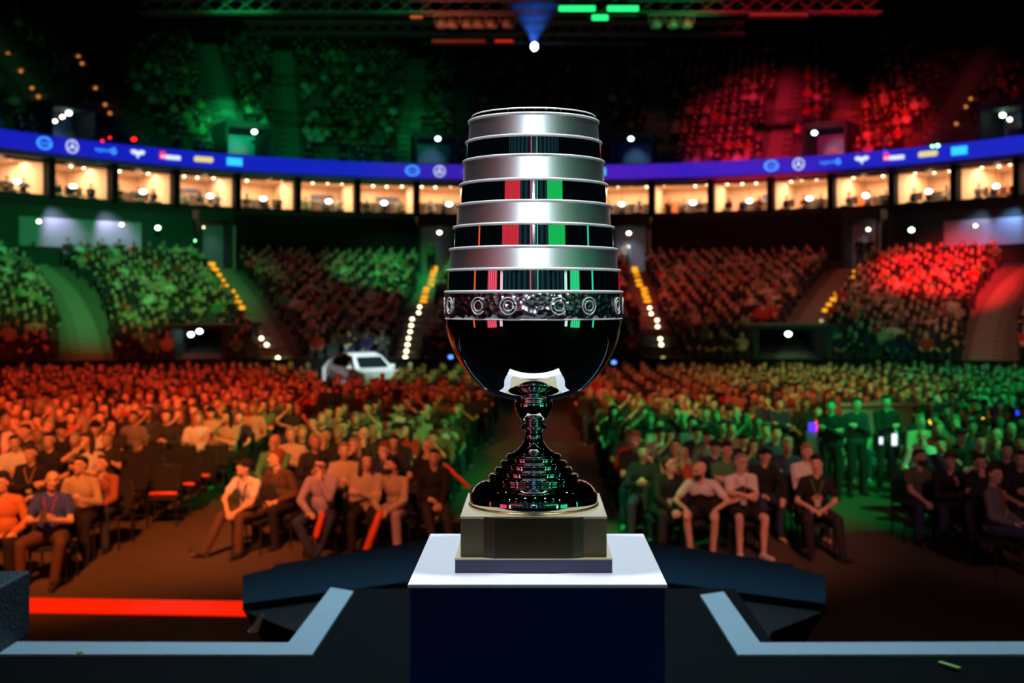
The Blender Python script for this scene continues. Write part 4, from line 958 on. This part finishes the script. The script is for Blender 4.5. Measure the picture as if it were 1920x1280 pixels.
# --- front row, right block
hero(1243, 16.1, 'person in black sweater and glasses leaning toward the bald neighbour, right of the pedestal', .3, 'person in the black sweater and glasses', pose=dict(lean=20, head=(38, -12, -4), arms=('clasp', 'clasp'), knees=((.17, -.4), (-.17, -.4)), roll=4),
     shirt='black', sleeve='long', trousers='charcoal', hair='brown', style='short', extras=(('glasses',), ('lanyard', 'denim')))
hero(1318, 15.95, 'bald bearded person in white and black T-shirt and shorts with hands on knees', -.25, 'bald bearded person', pose=dict(lean=30, head=(-40, 10, 6), arms=('knee', 'knee'), knees=((.2, -.42), (-.17, -.42)), feet=((.17, -.36, .085), (-.12, -.38, .085))),
     shirt='white', two_tone='black', trousers='black', legs='short', style='bald', beard='brown', fat=1.12, shoes=shoew)
hero(1392, 15.85, 'grey haired person in glasses, shorts and black and white T-shirt with folded arms', .02, 'grey haired person with folded arms', pose=dict(lean=6, head=(22, -4, 5), arms=('cross', 'cross'), knees=((.22, -.4), (-.12, -.42)), feet=((.2, -.38, .085, .5), (-.1, -.36, .085)), roll=-4),
     shirt='white', two_tone='black', trousers='black', legs='short', hair='grey', style='short', extras=(('glasses',), ('lanyard', 'rust')), shoes=shoew)
hero(1530, 15.75, 'dark haired person in black printed T-shirt with mint lanyard, hands in lap', -.1, 'person with the mint lanyard', pose=dict(lean=9, head=(-8, -8, -3), arms=('lap', 'lap'), knees=((.22, -.42), (-.16, -.42)), feet=((.28, -.42, .085, .7), (-.1, -.3, .085))),
     shirt='black', trousers='charcoal', hair='black', style='messy', extras=(('lanyard', 'green'), ('print', 'orange')))
# --- far right block
hero(1712, 16.8, 'bearded person in olive T-shirt leaning forward at the edge of the right block', .2, 'bearded person in the olive T-shirt', pose=dict(lean=22, head=(15, -12, 0), arms=('clasp', 'clasp')), shirt='olive', trousers='denim', hair='black', beard='black', fat=1.1)
hero(1778, 16.3, 'person in brown brimmed hat and dark jacket with folded hands at the right', -.15, 'person in the brimmed hat', pose=dict(lean=16, head=(-10, -14, 0), arms=('clap', 'cross')), shirt='black', sleeve='long', trousers='denim', hair='brown', style='hat')
hero(1868, 14.7, 'person in checked grey shirt sitting sideways with legs out to the right edge', .9, 'person in the checked grey shirt', pose=dict(lean=-2, head=(-20, -2, 0), arms=('thigh', 'lap'), knees=((.12, -.44), (-.1, -.44)), feet=((.16, -.75, .085), (-.08, -.7, .085))), shirt='grey', sleeve='long', trousers='denim', hair='brown', extras=(('lanyard', 'red'),))
hero(1835, 15.9, 'person with raised elbow in black shirt behind the checked shirt', -.1, 'person with the raised elbow', pose=dict(lean=6, head=(10, 0, 0), arms=('cross', 'chin')), shirt='black', sleeve='long', hair='black')
hero(1912, 16.2, 'person in yellow printed shirt cut off by the right edge', -.1, 'person at the right edge', pose=dict(lean=4, head=(-10, 0, 0), arms=('lap', 'lap')), shirt='black', hair='black', extras=(('print', 'beige'),))
print('HEROES DONE')

# --- prototypes for the rows behind, with parts
protos = []
PP = [dict(lean=6, head=(0, -3, 0), arms=('lap', 'lap')), dict(lean=4, head=(12, -4, 2), arms=('cross', 'cross')), dict(lean=22, head=(-8, -20, 0), arms=('clasp', 'clasp')), dict(lean=10, head=(-15, 2, 5), arms=('chin', 'thigh')), dict(lean=3, head=(8, 2, 0), arms=('thigh', 'thigh')),
      dict(lean=8, head=(-4, 0, 0), arms=('clap', 'clap')), dict(lean=12, head=(18, -6, 0), arms=('knee', 'lap')), dict(lean=6, head=(-10, -4, 0), arms=('face', 'cross')), dict(lean=2, head=(5, -6, -6), arms=('phone', 'phone')), dict(lean=5, head=(-22, 0, 0), arms=('cross', 'face'))]
st_ = ['short', 'messy', 'short', 'bald', 'long', 'short', 'cap', 'messy', 'short', 'long']
sl_ = ['short', 'long', 'short', 'long', 'short', 'short', 'long', 'short', 'long', 'short']
PM = []
for i, p in enumerate(PP):
    J = skeleton(**p); ms = {}
    me = remesh(person_mb(J, 1+.06*(i % 3)), .011, 2); paint_face(me, J, skin_l); ms['body'] = me
    h = hair_mb(J, st_[i])
    if h: me = remesh(h, .012, 2); me.materials.append(hairs['brown']); ms['cap' if st_[i] == 'cap' else 'hair'] = me
    me = remesh(shirt_mb(J, 1+.06*(i % 3), sl_[i], .016), .014, 2); me.materials.append(cloth('black')); ms['shirt'] = me
    me = remesh(trouser_mb(J, 1+.06*(i % 3), 'long', .015), .015, 1); me.materials.append(cloth('charcoal')); ms['trousers'] = me
    # joined low version
    low = MB(); mats = [skin_l, eye_m, lip_m, skin_l, hairs['brown'], cloth('black'), cloth('charcoal')]
    parts = [(remesh(person_mb(J, 1, False), .026, 1), 0), (remesh(h, .024, 1) if h else None, 4), (remesh(shirt_mb(J, 1, sl_[i], .022), .03, 1), 5), (remesh(trouser_mb(J, 1, 'long', .02), .032, 1), 6)]
    for m_, s_ in parts:
        if m_ is None: continue
        low.cur = s_; low.add([v.co for v in m_.vertices], [tuple(q.vertices) for q in m_.polygons]); bpy.data.meshes.remove(m_)
    lm = low.mesh('person', True)
    for q in mats: lm.materials.append(q)
    # lowest version for the far crowd
    far = []
    for m_, s_ in [(remesh(person_mb(J, 1, False), .05, 1, .30), 0), (remesh(shirt_mb(J, 1, sl_[i], .035), .055, 1, .35), 5), (remesh(h, .045, 0, .5) if h else None, 4), (remesh(trouser_mb(J, 1, 'long', .03), .06, 1, .35), 6)]:
        if m_ is None: continue
        far.append((np.array([v.co for v in m_.vertices]), [tuple(q.vertices) for q in m_.polygons], s_)); bpy.data.meshes.remove(m_)
    PM.append((ms, lm, far, st_[i]))
print('PROTOS DONE', sum(len(f[1]) for f in PM[0][2]))

rc = random.Random(11)
shirtc = ['black', 'black', 'black', 'black', 'charcoal', 'charcoal', 'navy', 'navy', 'grey', 'white', 'red', 'green', 'beige', 'olive', 'denim']
styw = {'short': 'short hair', 'messy': 'tousled hair', 'long': 'long hair', 'bald': 'a bare head', 'cap': 'a cap'}
def row_person(x, y, detailed, label, group, z=0):
    i = rc.randrange(10); ms, lm, far, sty = PM[i]; sc = rc.choice(shirtc); hc = rc.choice(['brown', 'black', 'black', 'brown', 'red', 'blond', 'grey']) if sty != 'cap' else 'black'
    sk = rc.choice([skin_l, skin_l, skin_l, skin_t]); rz = rc.uniform(-.25, .25)-x*.012; lb = label.format(shirt=sc, hair=styw[sty]+('' if sty in ('bald', 'cap') else ''))
    s = rc.uniform(.97, 1.05)
    if detailed:
        r = thing('person', lb, 'person', (x, y, z), rz, group); r.scale = (s, s, s)
        for nm, me in ms.items():
            o = bpy.data.objects.new(nm, me); link(o, r)
            m_ = {'body': sk, 'hair': hairs[hc], 'cap': cloth('black'), 'shirt': cloth(sc), 'trousers': cloth(rc.choice(['charcoal', 'denim', 'black']))}[nm]
            o.material_slots[0].link = 'OBJECT'; o.material_slots[0].material = m_
            if nm == 'body': o.material_slots[3].link = 'OBJECT'; o.material_slots[3].material = sk
    else:
        r = bpy.data.objects.new('person', lm); link(r); r.location = (x, y, z); r.rotation_euler = (0, 0, rz); r.scale = (s, s, s); tag(r, lb, 'person', group)
        for k_, m_ in ((0, sk), (3, sk), (4, hairs[hc] if sty != 'cap' else cloth('black')), (5, cloth(sc)), (6, cloth(rc.choice(['charcoal', 'denim', 'black'])))):
            r.material_slots[k_].link = 'OBJECT'; r.material_slots[k_].material = m_
    return r
def px_of(x, y): return CX+x*F/y
places = []       # every floor seat: x, y, row, seat number from aisle, block
for k in range(26):
    y = 17.0+.92*k
    for side in (-1, 1):
        w0 = 1.55 if k < 12 else 1.3
        xs = [w0+.57*j for j in range(int((.445*y-w0)/.57)+1)]
        for j, x in enumerate(xs):
            if y < 24 and 4.15 < x < 5.05: continue
            if y < 28 and 4.3 < x < 4.9: continue
            places.append((side*x, y, k, j, side))
for k, y in ((-1, 16.0),):      # front row leftovers get chairs only
    for x in (3.25,): places.append((x, 16.0, -1, 4, 1))
desk = [(1575, 1730, 19.0, 22.0)]
nind = len(taken); far_people = []; far_chairs = []
emp = 0; nch = 0
for x, y, k, j, side in places:
    px = px_of(x, y)
    if any(abs(x-a) < .5 and abs(y-b) < .72 for a, b in taken): continue
    xj = x+rc.uniform(-.04, .04)
    ri = ordw[k+1] if k >= -1 and k < 19 else 'last'
    blk = ('left' if side < 0 else 'right')
    seat = ordw[j] if j < 20 else 'outermost'
    # empty chairs
    if k == -1 or (232 < px < 440 and y < 21.6) or (side > 0 and 1700 > px > 1575 and y < 22 ) or (side > 0 and px > 1560 and y < 19.5 and px < 1690):
        if side > 0 and 1575 < px < 1700: continue
        place_chair(x, y, rc.uniform(-.15, .15), f'empty black stacking chair, {seat} from the centre aisle in the {ri} {blk} row', 'empty black chairs'); continue
    if rc.random() < .03 and k > 4: continue
    if 24.5 < y < 26.3 and abs(x+4.34) < .8: continue
    if y > 33.5 and 600 < px < 742: continue
    if y > 37.3 and -7.4 < x < -4.3: continue
    if 23.4 < y < 25.9 and 5.8 < x < 8.2: continue
    if nind < 300:
        det = y < 20.8
        row_person(xj, y, det, '{shirt} shirted person with {hair}, %s seat from the centre aisle, %s row %s' % (seat, ri, blk), f'spectators on the {blk} of the floor'); nind += 1
        if y < 19.5: place_chair(x, y+.05, 0, f'chair under the person {seat} from the aisle, {ri} row {blk}', 'occupied chairs in the front rows')
        elif nch < 230:
            o = bpy.data.objects.new('stacking_chair', chair_me); link(o); o.location = (x, y+.05, 0); tag(o, f'occupied black chair, {seat} from the centre aisle, {ri} row {blk}', 'chair', 'occupied chairs in the back rows'); nch += 1
        else: far_chairs.append((x, y+.05, 0))
    else:
        far_people.append((xj, y, 0, rc.uniform(-.3, .3))); far_chairs.append((x, y+.05, 0))
print('INDIVIDUALS', nind, 'floor far', len(far_people))
# stands: far crowd and seats
stand_seats = []
for i in range(NL):
    t_ = i/(NL-1); X = min(24.5, low_row(t_)[1]*.9); n_ = int(2*X/.56)
    for k in range(n_+1):
        x = -X+k*.56
        if any(abs(x-a(t_)) < .72+.25*(abs(a(t_)) > 9) for a in low_aisles): continue
        y = low_y(x, t_); h = low_row(t_)[2]; px = px_of(x, y)
        if not -40 < px < 1960: continue
        if i < 6 and (318 < px < 440 or 1405 < px < 1555): continue       # tunnels
        if i < 4 and 520 < px < 900: pass
        stand_seats.append((x, y, h))
        if rc.random() < .9: far_people.append((x+rc.uniform(-.05, .05), y-.02, h, rc.uniform(-.3, .3)+math.atan2(x, 60)*-1))
for i in range(22):
    t_ = i/21; R_, h = up_row(t_); A = 1.12; n_ = int(2*A*R_/.58)
    for k in range(n_+1):
        th = -A+k*.58/R_; x = R_*math.sin(th); y = ZC+R_*math.cos(th); px = px_of(x, y)
        if not -40 < px < 1960: continue
        if any(abs(x-a(t_))*math.cos(th) < .8 for a in up_aisles): continue
        if i < 4 and any(abs(px-d_) < 48 for d_ in (480, 822, 1181, 1530, 165, 1850)): continue
        stand_seats.append((x, y, h))
        dens = .85 if 1240 < px < 1700 else (.55 if px < 900 else .3)
        if rc.random() < dens: far_people.append((x, y-.02, h, rc.uniform(-.3, .3)-th*.5))
# assemble the far crowd as one mesh
cm = [skin_l, skin_t, hairs['brown'], hairs['black'], hairs['blond'], cloth('charcoal'), cloth('denim')]+[cloth(c) for c in ['black', 'charcoal', 'navy', 'grey', 'white', 'red', 'green', 'beige']]
Vs = []; Ls = []; Ts = []; Ms = []; off = 0
for x, y, z, rz in far_people:
    far = PM[rc.randrange(10)][2]; c_, s_ = math.cos(rz), math.sin(rz); Rm = np.array([[c_, s_, 0], [-s_, c_, 0], [0, 0, 1]]); sc = rc.uniform(.95, 1.06)
    slot = {0: rc.choice([0, 0, 0, 1]), 4: rc.choice([2, 3, 3, 4]), 5: 7+rc.choice([0, 0, 0, 0, 1, 1, 2, 2, 3, 4, 5, 6, 7]), 6: rc.choice([5, 6])}
    for v_, f_, mi_ in far:
        Vs.append(v_*sc @ Rm+np.array([x, y, z]))
        for q in f_: Ls += [a+off for a in q]; Ts.append(len(q)); Ms.append(slot[mi_])
        off += len(v_)
Vs = np.concatenate(Vs)
me = bpy.data.meshes.new('crowd'); me.vertices.add(len(Vs)); me.vertices.foreach_set('co', Vs.ravel()); me.loops.add(len(Ls)); me.loops.foreach_set('vertex_index', Ls)
me.polygons.add(len(Ts)); st0 = np.concatenate([[0], np.cumsum(Ts)[:-1]]); me.polygons.foreach_set('loop_start', st0.astype(np.int32)); me.polygons.foreach_set('material_index', np.array(Ms, np.int32))
me.update(calc_edges=True); me.validate()
for m_ in cm: me.materials.append(m_)
me.polygons.foreach_set('use_smooth', [True]*len(me.polygons))
o = bpy.data.objects.new('crowd', me); link(o); tag(o, 'distant crowd of seated people filling the rear floor and both tiers of the arena', 'crowd', kind='stuff')
print('CROWD', len(far_people), len(Ts))
b = MB()
for x, y, z in far_chairs: b.box((x, y, z+.43), (.42, .42, .05)); b.box((x, y+.22, z+.66), (.4, .03, .36)); b.box((x, y, z+.2), (.05, .3, .4))
tag(b.build('chair_rows', chair_m), 'rows of black chairs under the crowd at the rear of the floor', 'chair', kind='stuff')
b = MB()
for x, y, z in stand_seats:
    a = -math.atan2(x, y-30)*.6; R_ = Matrix.Rotation(a, 3, 'Z'); b.box((x, y, z+.41), (.46, .4, .06), R_); q = R_ @ V((0, .22, 0)); b.box((x+q.x, y+q.y, z+.63), (.46, .05, .45), R_)
    b.box((x, y+.05, z+.19), (.08, .2, .38), R_)
tag(b.build('stand_seats', mat('stand_seat_plastic', (.03, .04, .045), .5, var=0)), 'dark fixed seats of the lower and upper tiers', 'seats', kind='stuff')

# ------------------------------------------------------------------ standing people
def stander(px, y, z, label, shirt='black', rz=0, pose=None, **k):
    p = dict(stand=True, lean=0, arms=('side', 'side')); p.update(pose or {})
    return make_person(label, ((px-CX)/F*y, y, z), rz, p, shirt=shirt, sleeve='long', voxel=.014, **k)
stander(617, 25.3, 0, 'tall dark figure standing among the seated rows left of the trophy', 'black', PI+.3, trousers='black', hair='black')
stander(1558, 20.2, 0, 'person in black jacket standing in the aisle beside the green flag', 'black', -.3, pose=dict(arms=('cross', 'cross')), trousers='black', hair='black')
stander(1606, 20.6, 0, 'person in grey top standing before the green lit control desk', 'charcoal', .2, pose=dict(arms=('cross', 'side')), trousers='black', hair='brown')
stander(1662, 21.0, 0, 'person in open black jacket standing near the bright phone screens', 'black', -.1, pose=dict(arms=('side', 'cross')), trousers='black', hair='black')
x0, y0 = low_wall_pt(1612, .4); stander(1612, y0-.7, 4.95, 'left dark figure standing in the lit concourse door at the right', 'black', 0, trousers='black', hair='black')
stander(1632, y0-.4, 4.95, 'right dark figure standing in the lit concourse door at the right', 'black', .3, trousers='black', hair='black')
x0, y0 = low_wall_pt(1172, .4); stander(1172, y0-.7, 4.95, 'person in white top standing on the stairs just right of the trophy', 'white', 0, trousers='denim', hair='brown')
x0, y0 = low_wall_pt(815, .4); stander(808, y0-.8, 4.95, 'person in green top standing above the stairs just left of the trophy', 'green', 0, trousers='black', hair='brown')
spot('door_figure_light', (4.4, 60, 9), (4.9, 65, 6.3), (.85, .95, 1), 500, 1.1)

# ------------------------------------------------------------------ control desk, flag, beacons, car
gr = mat('desk_board', (.35, .4, .38), .6, scale=2)
q = P(1656, 842, 24.0); t = thing('control_desk', 'long control desk platform with a tall side board lit green', 'desk', (q.x, 24.5, 0))
b = MB(); b.box((0, 0, .61), (1.46, .1, 1.22)); b.box((0, .5, .45), (1.46, .9, .9)); b.build('body', gr, t, bevel=.01)
b = MB(); b.box((0, -.02, 1.24), (1.52, .2, .05)); b.build('top_rail', mat('desk_rail', (.5, .52, .5), .5), t)
q = P(1529, 840, 20.5); t = thing('flag', 'bright green lit banner stand with a blue and red light on top', 'flag', (q.x, 20.5, 0))
b = MB(); b.box((0, 0, .6), (.34, .03, 1.05)); b.build('cloth', mat('pale_banner_cloth', (.7, .75, .7), .8, bump=.3, scale=6), t); b = MB(); b.tube([(-.17, .03, 0), (-.17, .03, 1.2)], .015); b.build('pole', black, t)
b = MB(); b.box((-.05, 0, 1.2), (.11, .1, .13)); b.build('blue_beacon', glow('beacon_blue_glow', (.06, .02, 1), 2.5), t); b = MB(); b.box((.07, 0, 1.22), (.12, .1, .16)); b.build('red_beacon', glow('beacon_red_glow', (1, .02, .02), 2.5), t)
for px, py, r, m, lab in [(1750, 790, .085, glow('yellow_beacon_glow', (1, .6, .05), 3), 'yellow lamp, left of the two above the right block'), (1840, 790, .1, glow('yellow_beacon_glow', (1, .6, .05), 3), 'yellow lamp, right of the two above the right block'), (1906, 776, .09, glow('blue_bulb_glow', (.02, .03, 1), 2.5), 'blue lamp at the right edge above the crowd')]:
    z = 23.5; o_ = P(px, py, z); t = thing('beacon_lamp', lab, 'lamp', (o_.x, z, 0)); b = MB(); b.ell((0, 0, o_.z), (r, r, r*.8)); b.build('globe', m, t, smooth=True); b = MB(); b.tube([(0, .02, 0), (0, .02, o_.z-r*.7)], .018); b.build('pole', black, t)
for px, py, lab in [(1652, 826, 'small lit phone screen, left of the pair'), (1677, 824, 'larger lit phone screen, right of the pair')]:
    z = 20.6; o_ = P(px, py, z); b = MB(); b.box((0, 0, 0), (.06 if px < 1660 else .09, .01, .12 if px < 1660 else .2)); t = b.build('phone_screen', glow('phone_screen_glow', (.75, .8, 1), 1.6)); t.location = o_; tag(t, lab+' held up before the control desk', 'phone')
spot('banner_light', (3.5, 12, 7), (6.0, 22, .9), GREEN, 2300, 1.5, .8, .2)
# tunnels in the lower stand
for px0, px1, s in ((322, 436, 'left'), (1405, 1552, 'right')):
    a = P(px0, 0, 43); c = P(px1, 0, 43); b = MB(); xm = (a.x+c.x)/2; w = abs(c.x-a.x)
    for sx in (-1, 1): b.box((xm+sx*(w/2-.1), 44.6, 1.2), (.2, 4.8, 2.4))
    b.box((xm, 44.6, 2.45), (w+.2, 4.8, .15)); b.box((xm, 46.9, 1.2), (w, .1, 2.4)); struct(b.build('door_tunnel_'+s, darkteal))
# car
t = thing('car', 'small white hatchback car on show behind the floor crowd left of the trophy', 'car', (-5.8, 40.2, .28), math.radians(36)); t.scale = (.88, .88, .9)
cw = mat('car_white_paint', (.8, .85, .88), .25, var=0, spec=.6); cg = mat('car_glass', (.01, .015, .02), .08, var=0); ct = mat('car_tyre', (.015, .015, .015), .8)
prof = [(-1.75, .35), (-1.8, .6), (-1.72, .8), (-1.0, .95), (-.45, 1.38), (.1, 1.5), (.8, 1.47), (1.45, 1.25), (1.7, .9), (1.75, .4)]  # (-y front) side profile
b = MB(); S_ = []
for x, wz in ((-.80, .0), (-.84, .35), (-.80, .0)): pass
n = len(prof); vs = []
for xs, fz in ((-.70, 1), (-.83, 0), (.83, 0), (.70, 1)):
    for y_, z_ in prof:
        xx = xs
        if z_ > .98: xx = math.copysign(.60 if fz else .64, xs)
        vs.append((xx if not fz else math.copysign(min(abs(xx), .62 if z_ > .98 else .7), xs), y_, z_))
fs = []
for a in range(3):
    for i in range(n-1): fs.append((a*n+i, a*n+i+1, (a+1)*n+i+1, (a+1)*n+i))
    fs.append((a*n+n-1, a*n, (a+1)*n, (a+1)*n+n-1))
fs.append(tuple(range(n-1, -1, -1))); fs.append(tuple(3*n+i for i in range(n))); b.add(vs, fs); o = b.build('body', cw, t, smooth=False, bevel=.05)
b = MB(); b.add([(-.60, -.99, 1.0), (.60, -.99, 1.0), (.52, -.53, 1.35), (-.52, -.53, 1.35)], [(0, 1, 2, 3)]); b.v = [(x, y-.03, z+.02) for x, y, z in b.v]; b.add([(-.60, -.99, .99), (.60, -.99, .99), (.52, -.53, 1.33), (-.52, -.53, 1.33)], [(0, 3, 2, 1)]); b.build('windshield', cg, t)
for s in (-1, 1):
    b = MB(); b.add([(s*.66, -.75, 1.0), (s*.66, 1.3, 1.0), (s*.655, 1.0, 1.3), (s*.655, .1, 1.42), (s*.655, -.35, 1.33)], [(0, 1, 2, 3, 4)]); b.add([(s*.62, -.75, 1.0), (s*.62, 1.3, 1.0), (s*.62, 1.0, 1.3), (s*.62, .1, 1.42), (s*.62, -.35, 1.33)], [(4, 3, 2, 1, 0)]); b.build('side_window', cg, t)
    b = MB(); b.ell((s*.92, -.75, 1.0), (.11, .07, .09)); b.build('wing_mirror', cw, t, smooth=True)
    b = MB(); b.ell((s*.6, -1.72, .68), (.2, .08, .09)); b.build('headlight', glow('headlight_lens', (.5, .6, .7), .4), t, smooth=True)
    for y_ in (-1.12, 1.12):
        b = MB(); b.lathe([(.0, -.09), (.2, -.09), (.3, -.08), (.32, -.04), (.32, .04), (.3, .08), (.0, .09)], 20); b.v = [(s*.76+z, y_+x, .32+y-.0) for x, y, z in b.v]; b.build('wheel', ct, t, smooth=True)
b = MB(); b.box((0, -1.82, .48), (.9, .05, .22)); b.build('grille', black, t)
b = MB(); b.box((-5.8, 40.2, .14), (2.9, 3.2, .28)); tag(b.build('car_platform', black), 'low black platform under the white car', 'platform')

# people and seats in the suites: two dark rows of chairs and a few figures
sm = lambda: PM[rc.randrange(10)][1]
for n in range(-9, 9):
    th = (n+.5)*DB; side = 'left' if n < 0 else 'right'; w = ordw[(-n-1) if n < 0 else n]
    for j in range(3):
        a = th-.033+.033*j+rc.uniform(-.004, .004); c = ring(a, 28.85); me = sm(); r = bpy.data.objects.new('person', me); link(r); r.location = (c.x, c.y, EYE+4.62); r.rotation_euler = (0, 0, -a+rc.uniform(-.5, .5))
        sc = rc.choice(['black', 'charcoal', 'navy', 'white', 'grey']); r.material_slots[5].link = 'OBJECT'; r.material_slots[5].material = cloth(sc)
        tag(r, f'{sc} clad spectator, {["left", "middle", "right"][j]} of three in the {w} suite {side} of the trophy', 'person', 'spectators in the suites')

# inflatable clapper sticks and leaflets lying about
stk = mat('red_clapper_plastic', (.8, .1, .03), .35)
def stick(p0, p1, rad, lab):
    c = (Vector(p0)+Vector(p1))/2; b = MB(); b.cap(Vector(p0)-c, Vector(p1)-c, rad, rad, 10); o = b.build('clapper_stick', stk, smooth=True); o.location = c; tag(o, lab, 'clapper stick')
for x, y, L, lab in [(-6.11, 17.92, .22, 'short thick red clapper stick on the empty chair nearest the rust sweater'), (-5.54, 17.92, .36, 'thin red clapper stick on the aisle chair of the nearest empty row'), (-5.54, 18.84, .36, 'red clapper stick on the aisle chair of the second empty row'), (-5.54, 19.76, .34, 'red clapper stick on the aisle chair of the third empty row')]:
    stick((x-L/2, y-.1, .482), (x+L/2, y-.06, .482), .03, lab)
c = P(598, 990, 15.2); stick((c.x-.03, 15.2, .38), (c.x+.03, 15.25, .62), .045, 'red clapper stick held upright before the lilac top')
c = P(703, 985, 15.35); stick((c.x-.1, 15.3, .18), (c.x+.06, 15.4, .62), .05, 'long red clapper stick slanting down beside the beige jacket')
c = P(862, 905, 17.0); stick((c.x-.2, 17.1, 1.0), (c.x+.13, 16.95, .72), .03, 'thin red clapper stick slanting at the edge of the centre aisle')


# dark stools along the suite parapet
sb = MB(); sb.box((0, 0, .78), (.42, .4, .06)); sb.box((0, .19, 1.0), (.42, .05, .4)); sb.box((0, 0, .02), (.36, .36, .04)); sb.tube([(0, 0, .04), (0, 0, .78)], .03, 6); sbm = sb.mesh('bar_stool'); sbm.materials.append(fur)
for n in range(-9, 9):
    side = 'left' if n < 0 else 'right'; w = ordw[(-n-1) if n < 0 else n]
    for j in range(4):
        a = (n+.5)*DB-.042+.028*j; c = ring(a, 29.7+.3*(j % 2)); o = bpy.data.objects.new('bar_stool', sbm); link(o); o.location = (c.x, c.y, EYE+4.62); o.rotation_euler = (0, 0, -a+(j-1.5)*.3)
        tag(o, f'dark bar stool, {ordw[j]} from the left in the {w} suite {side} of the trophy', 'stool', 'dark stools in the suites')
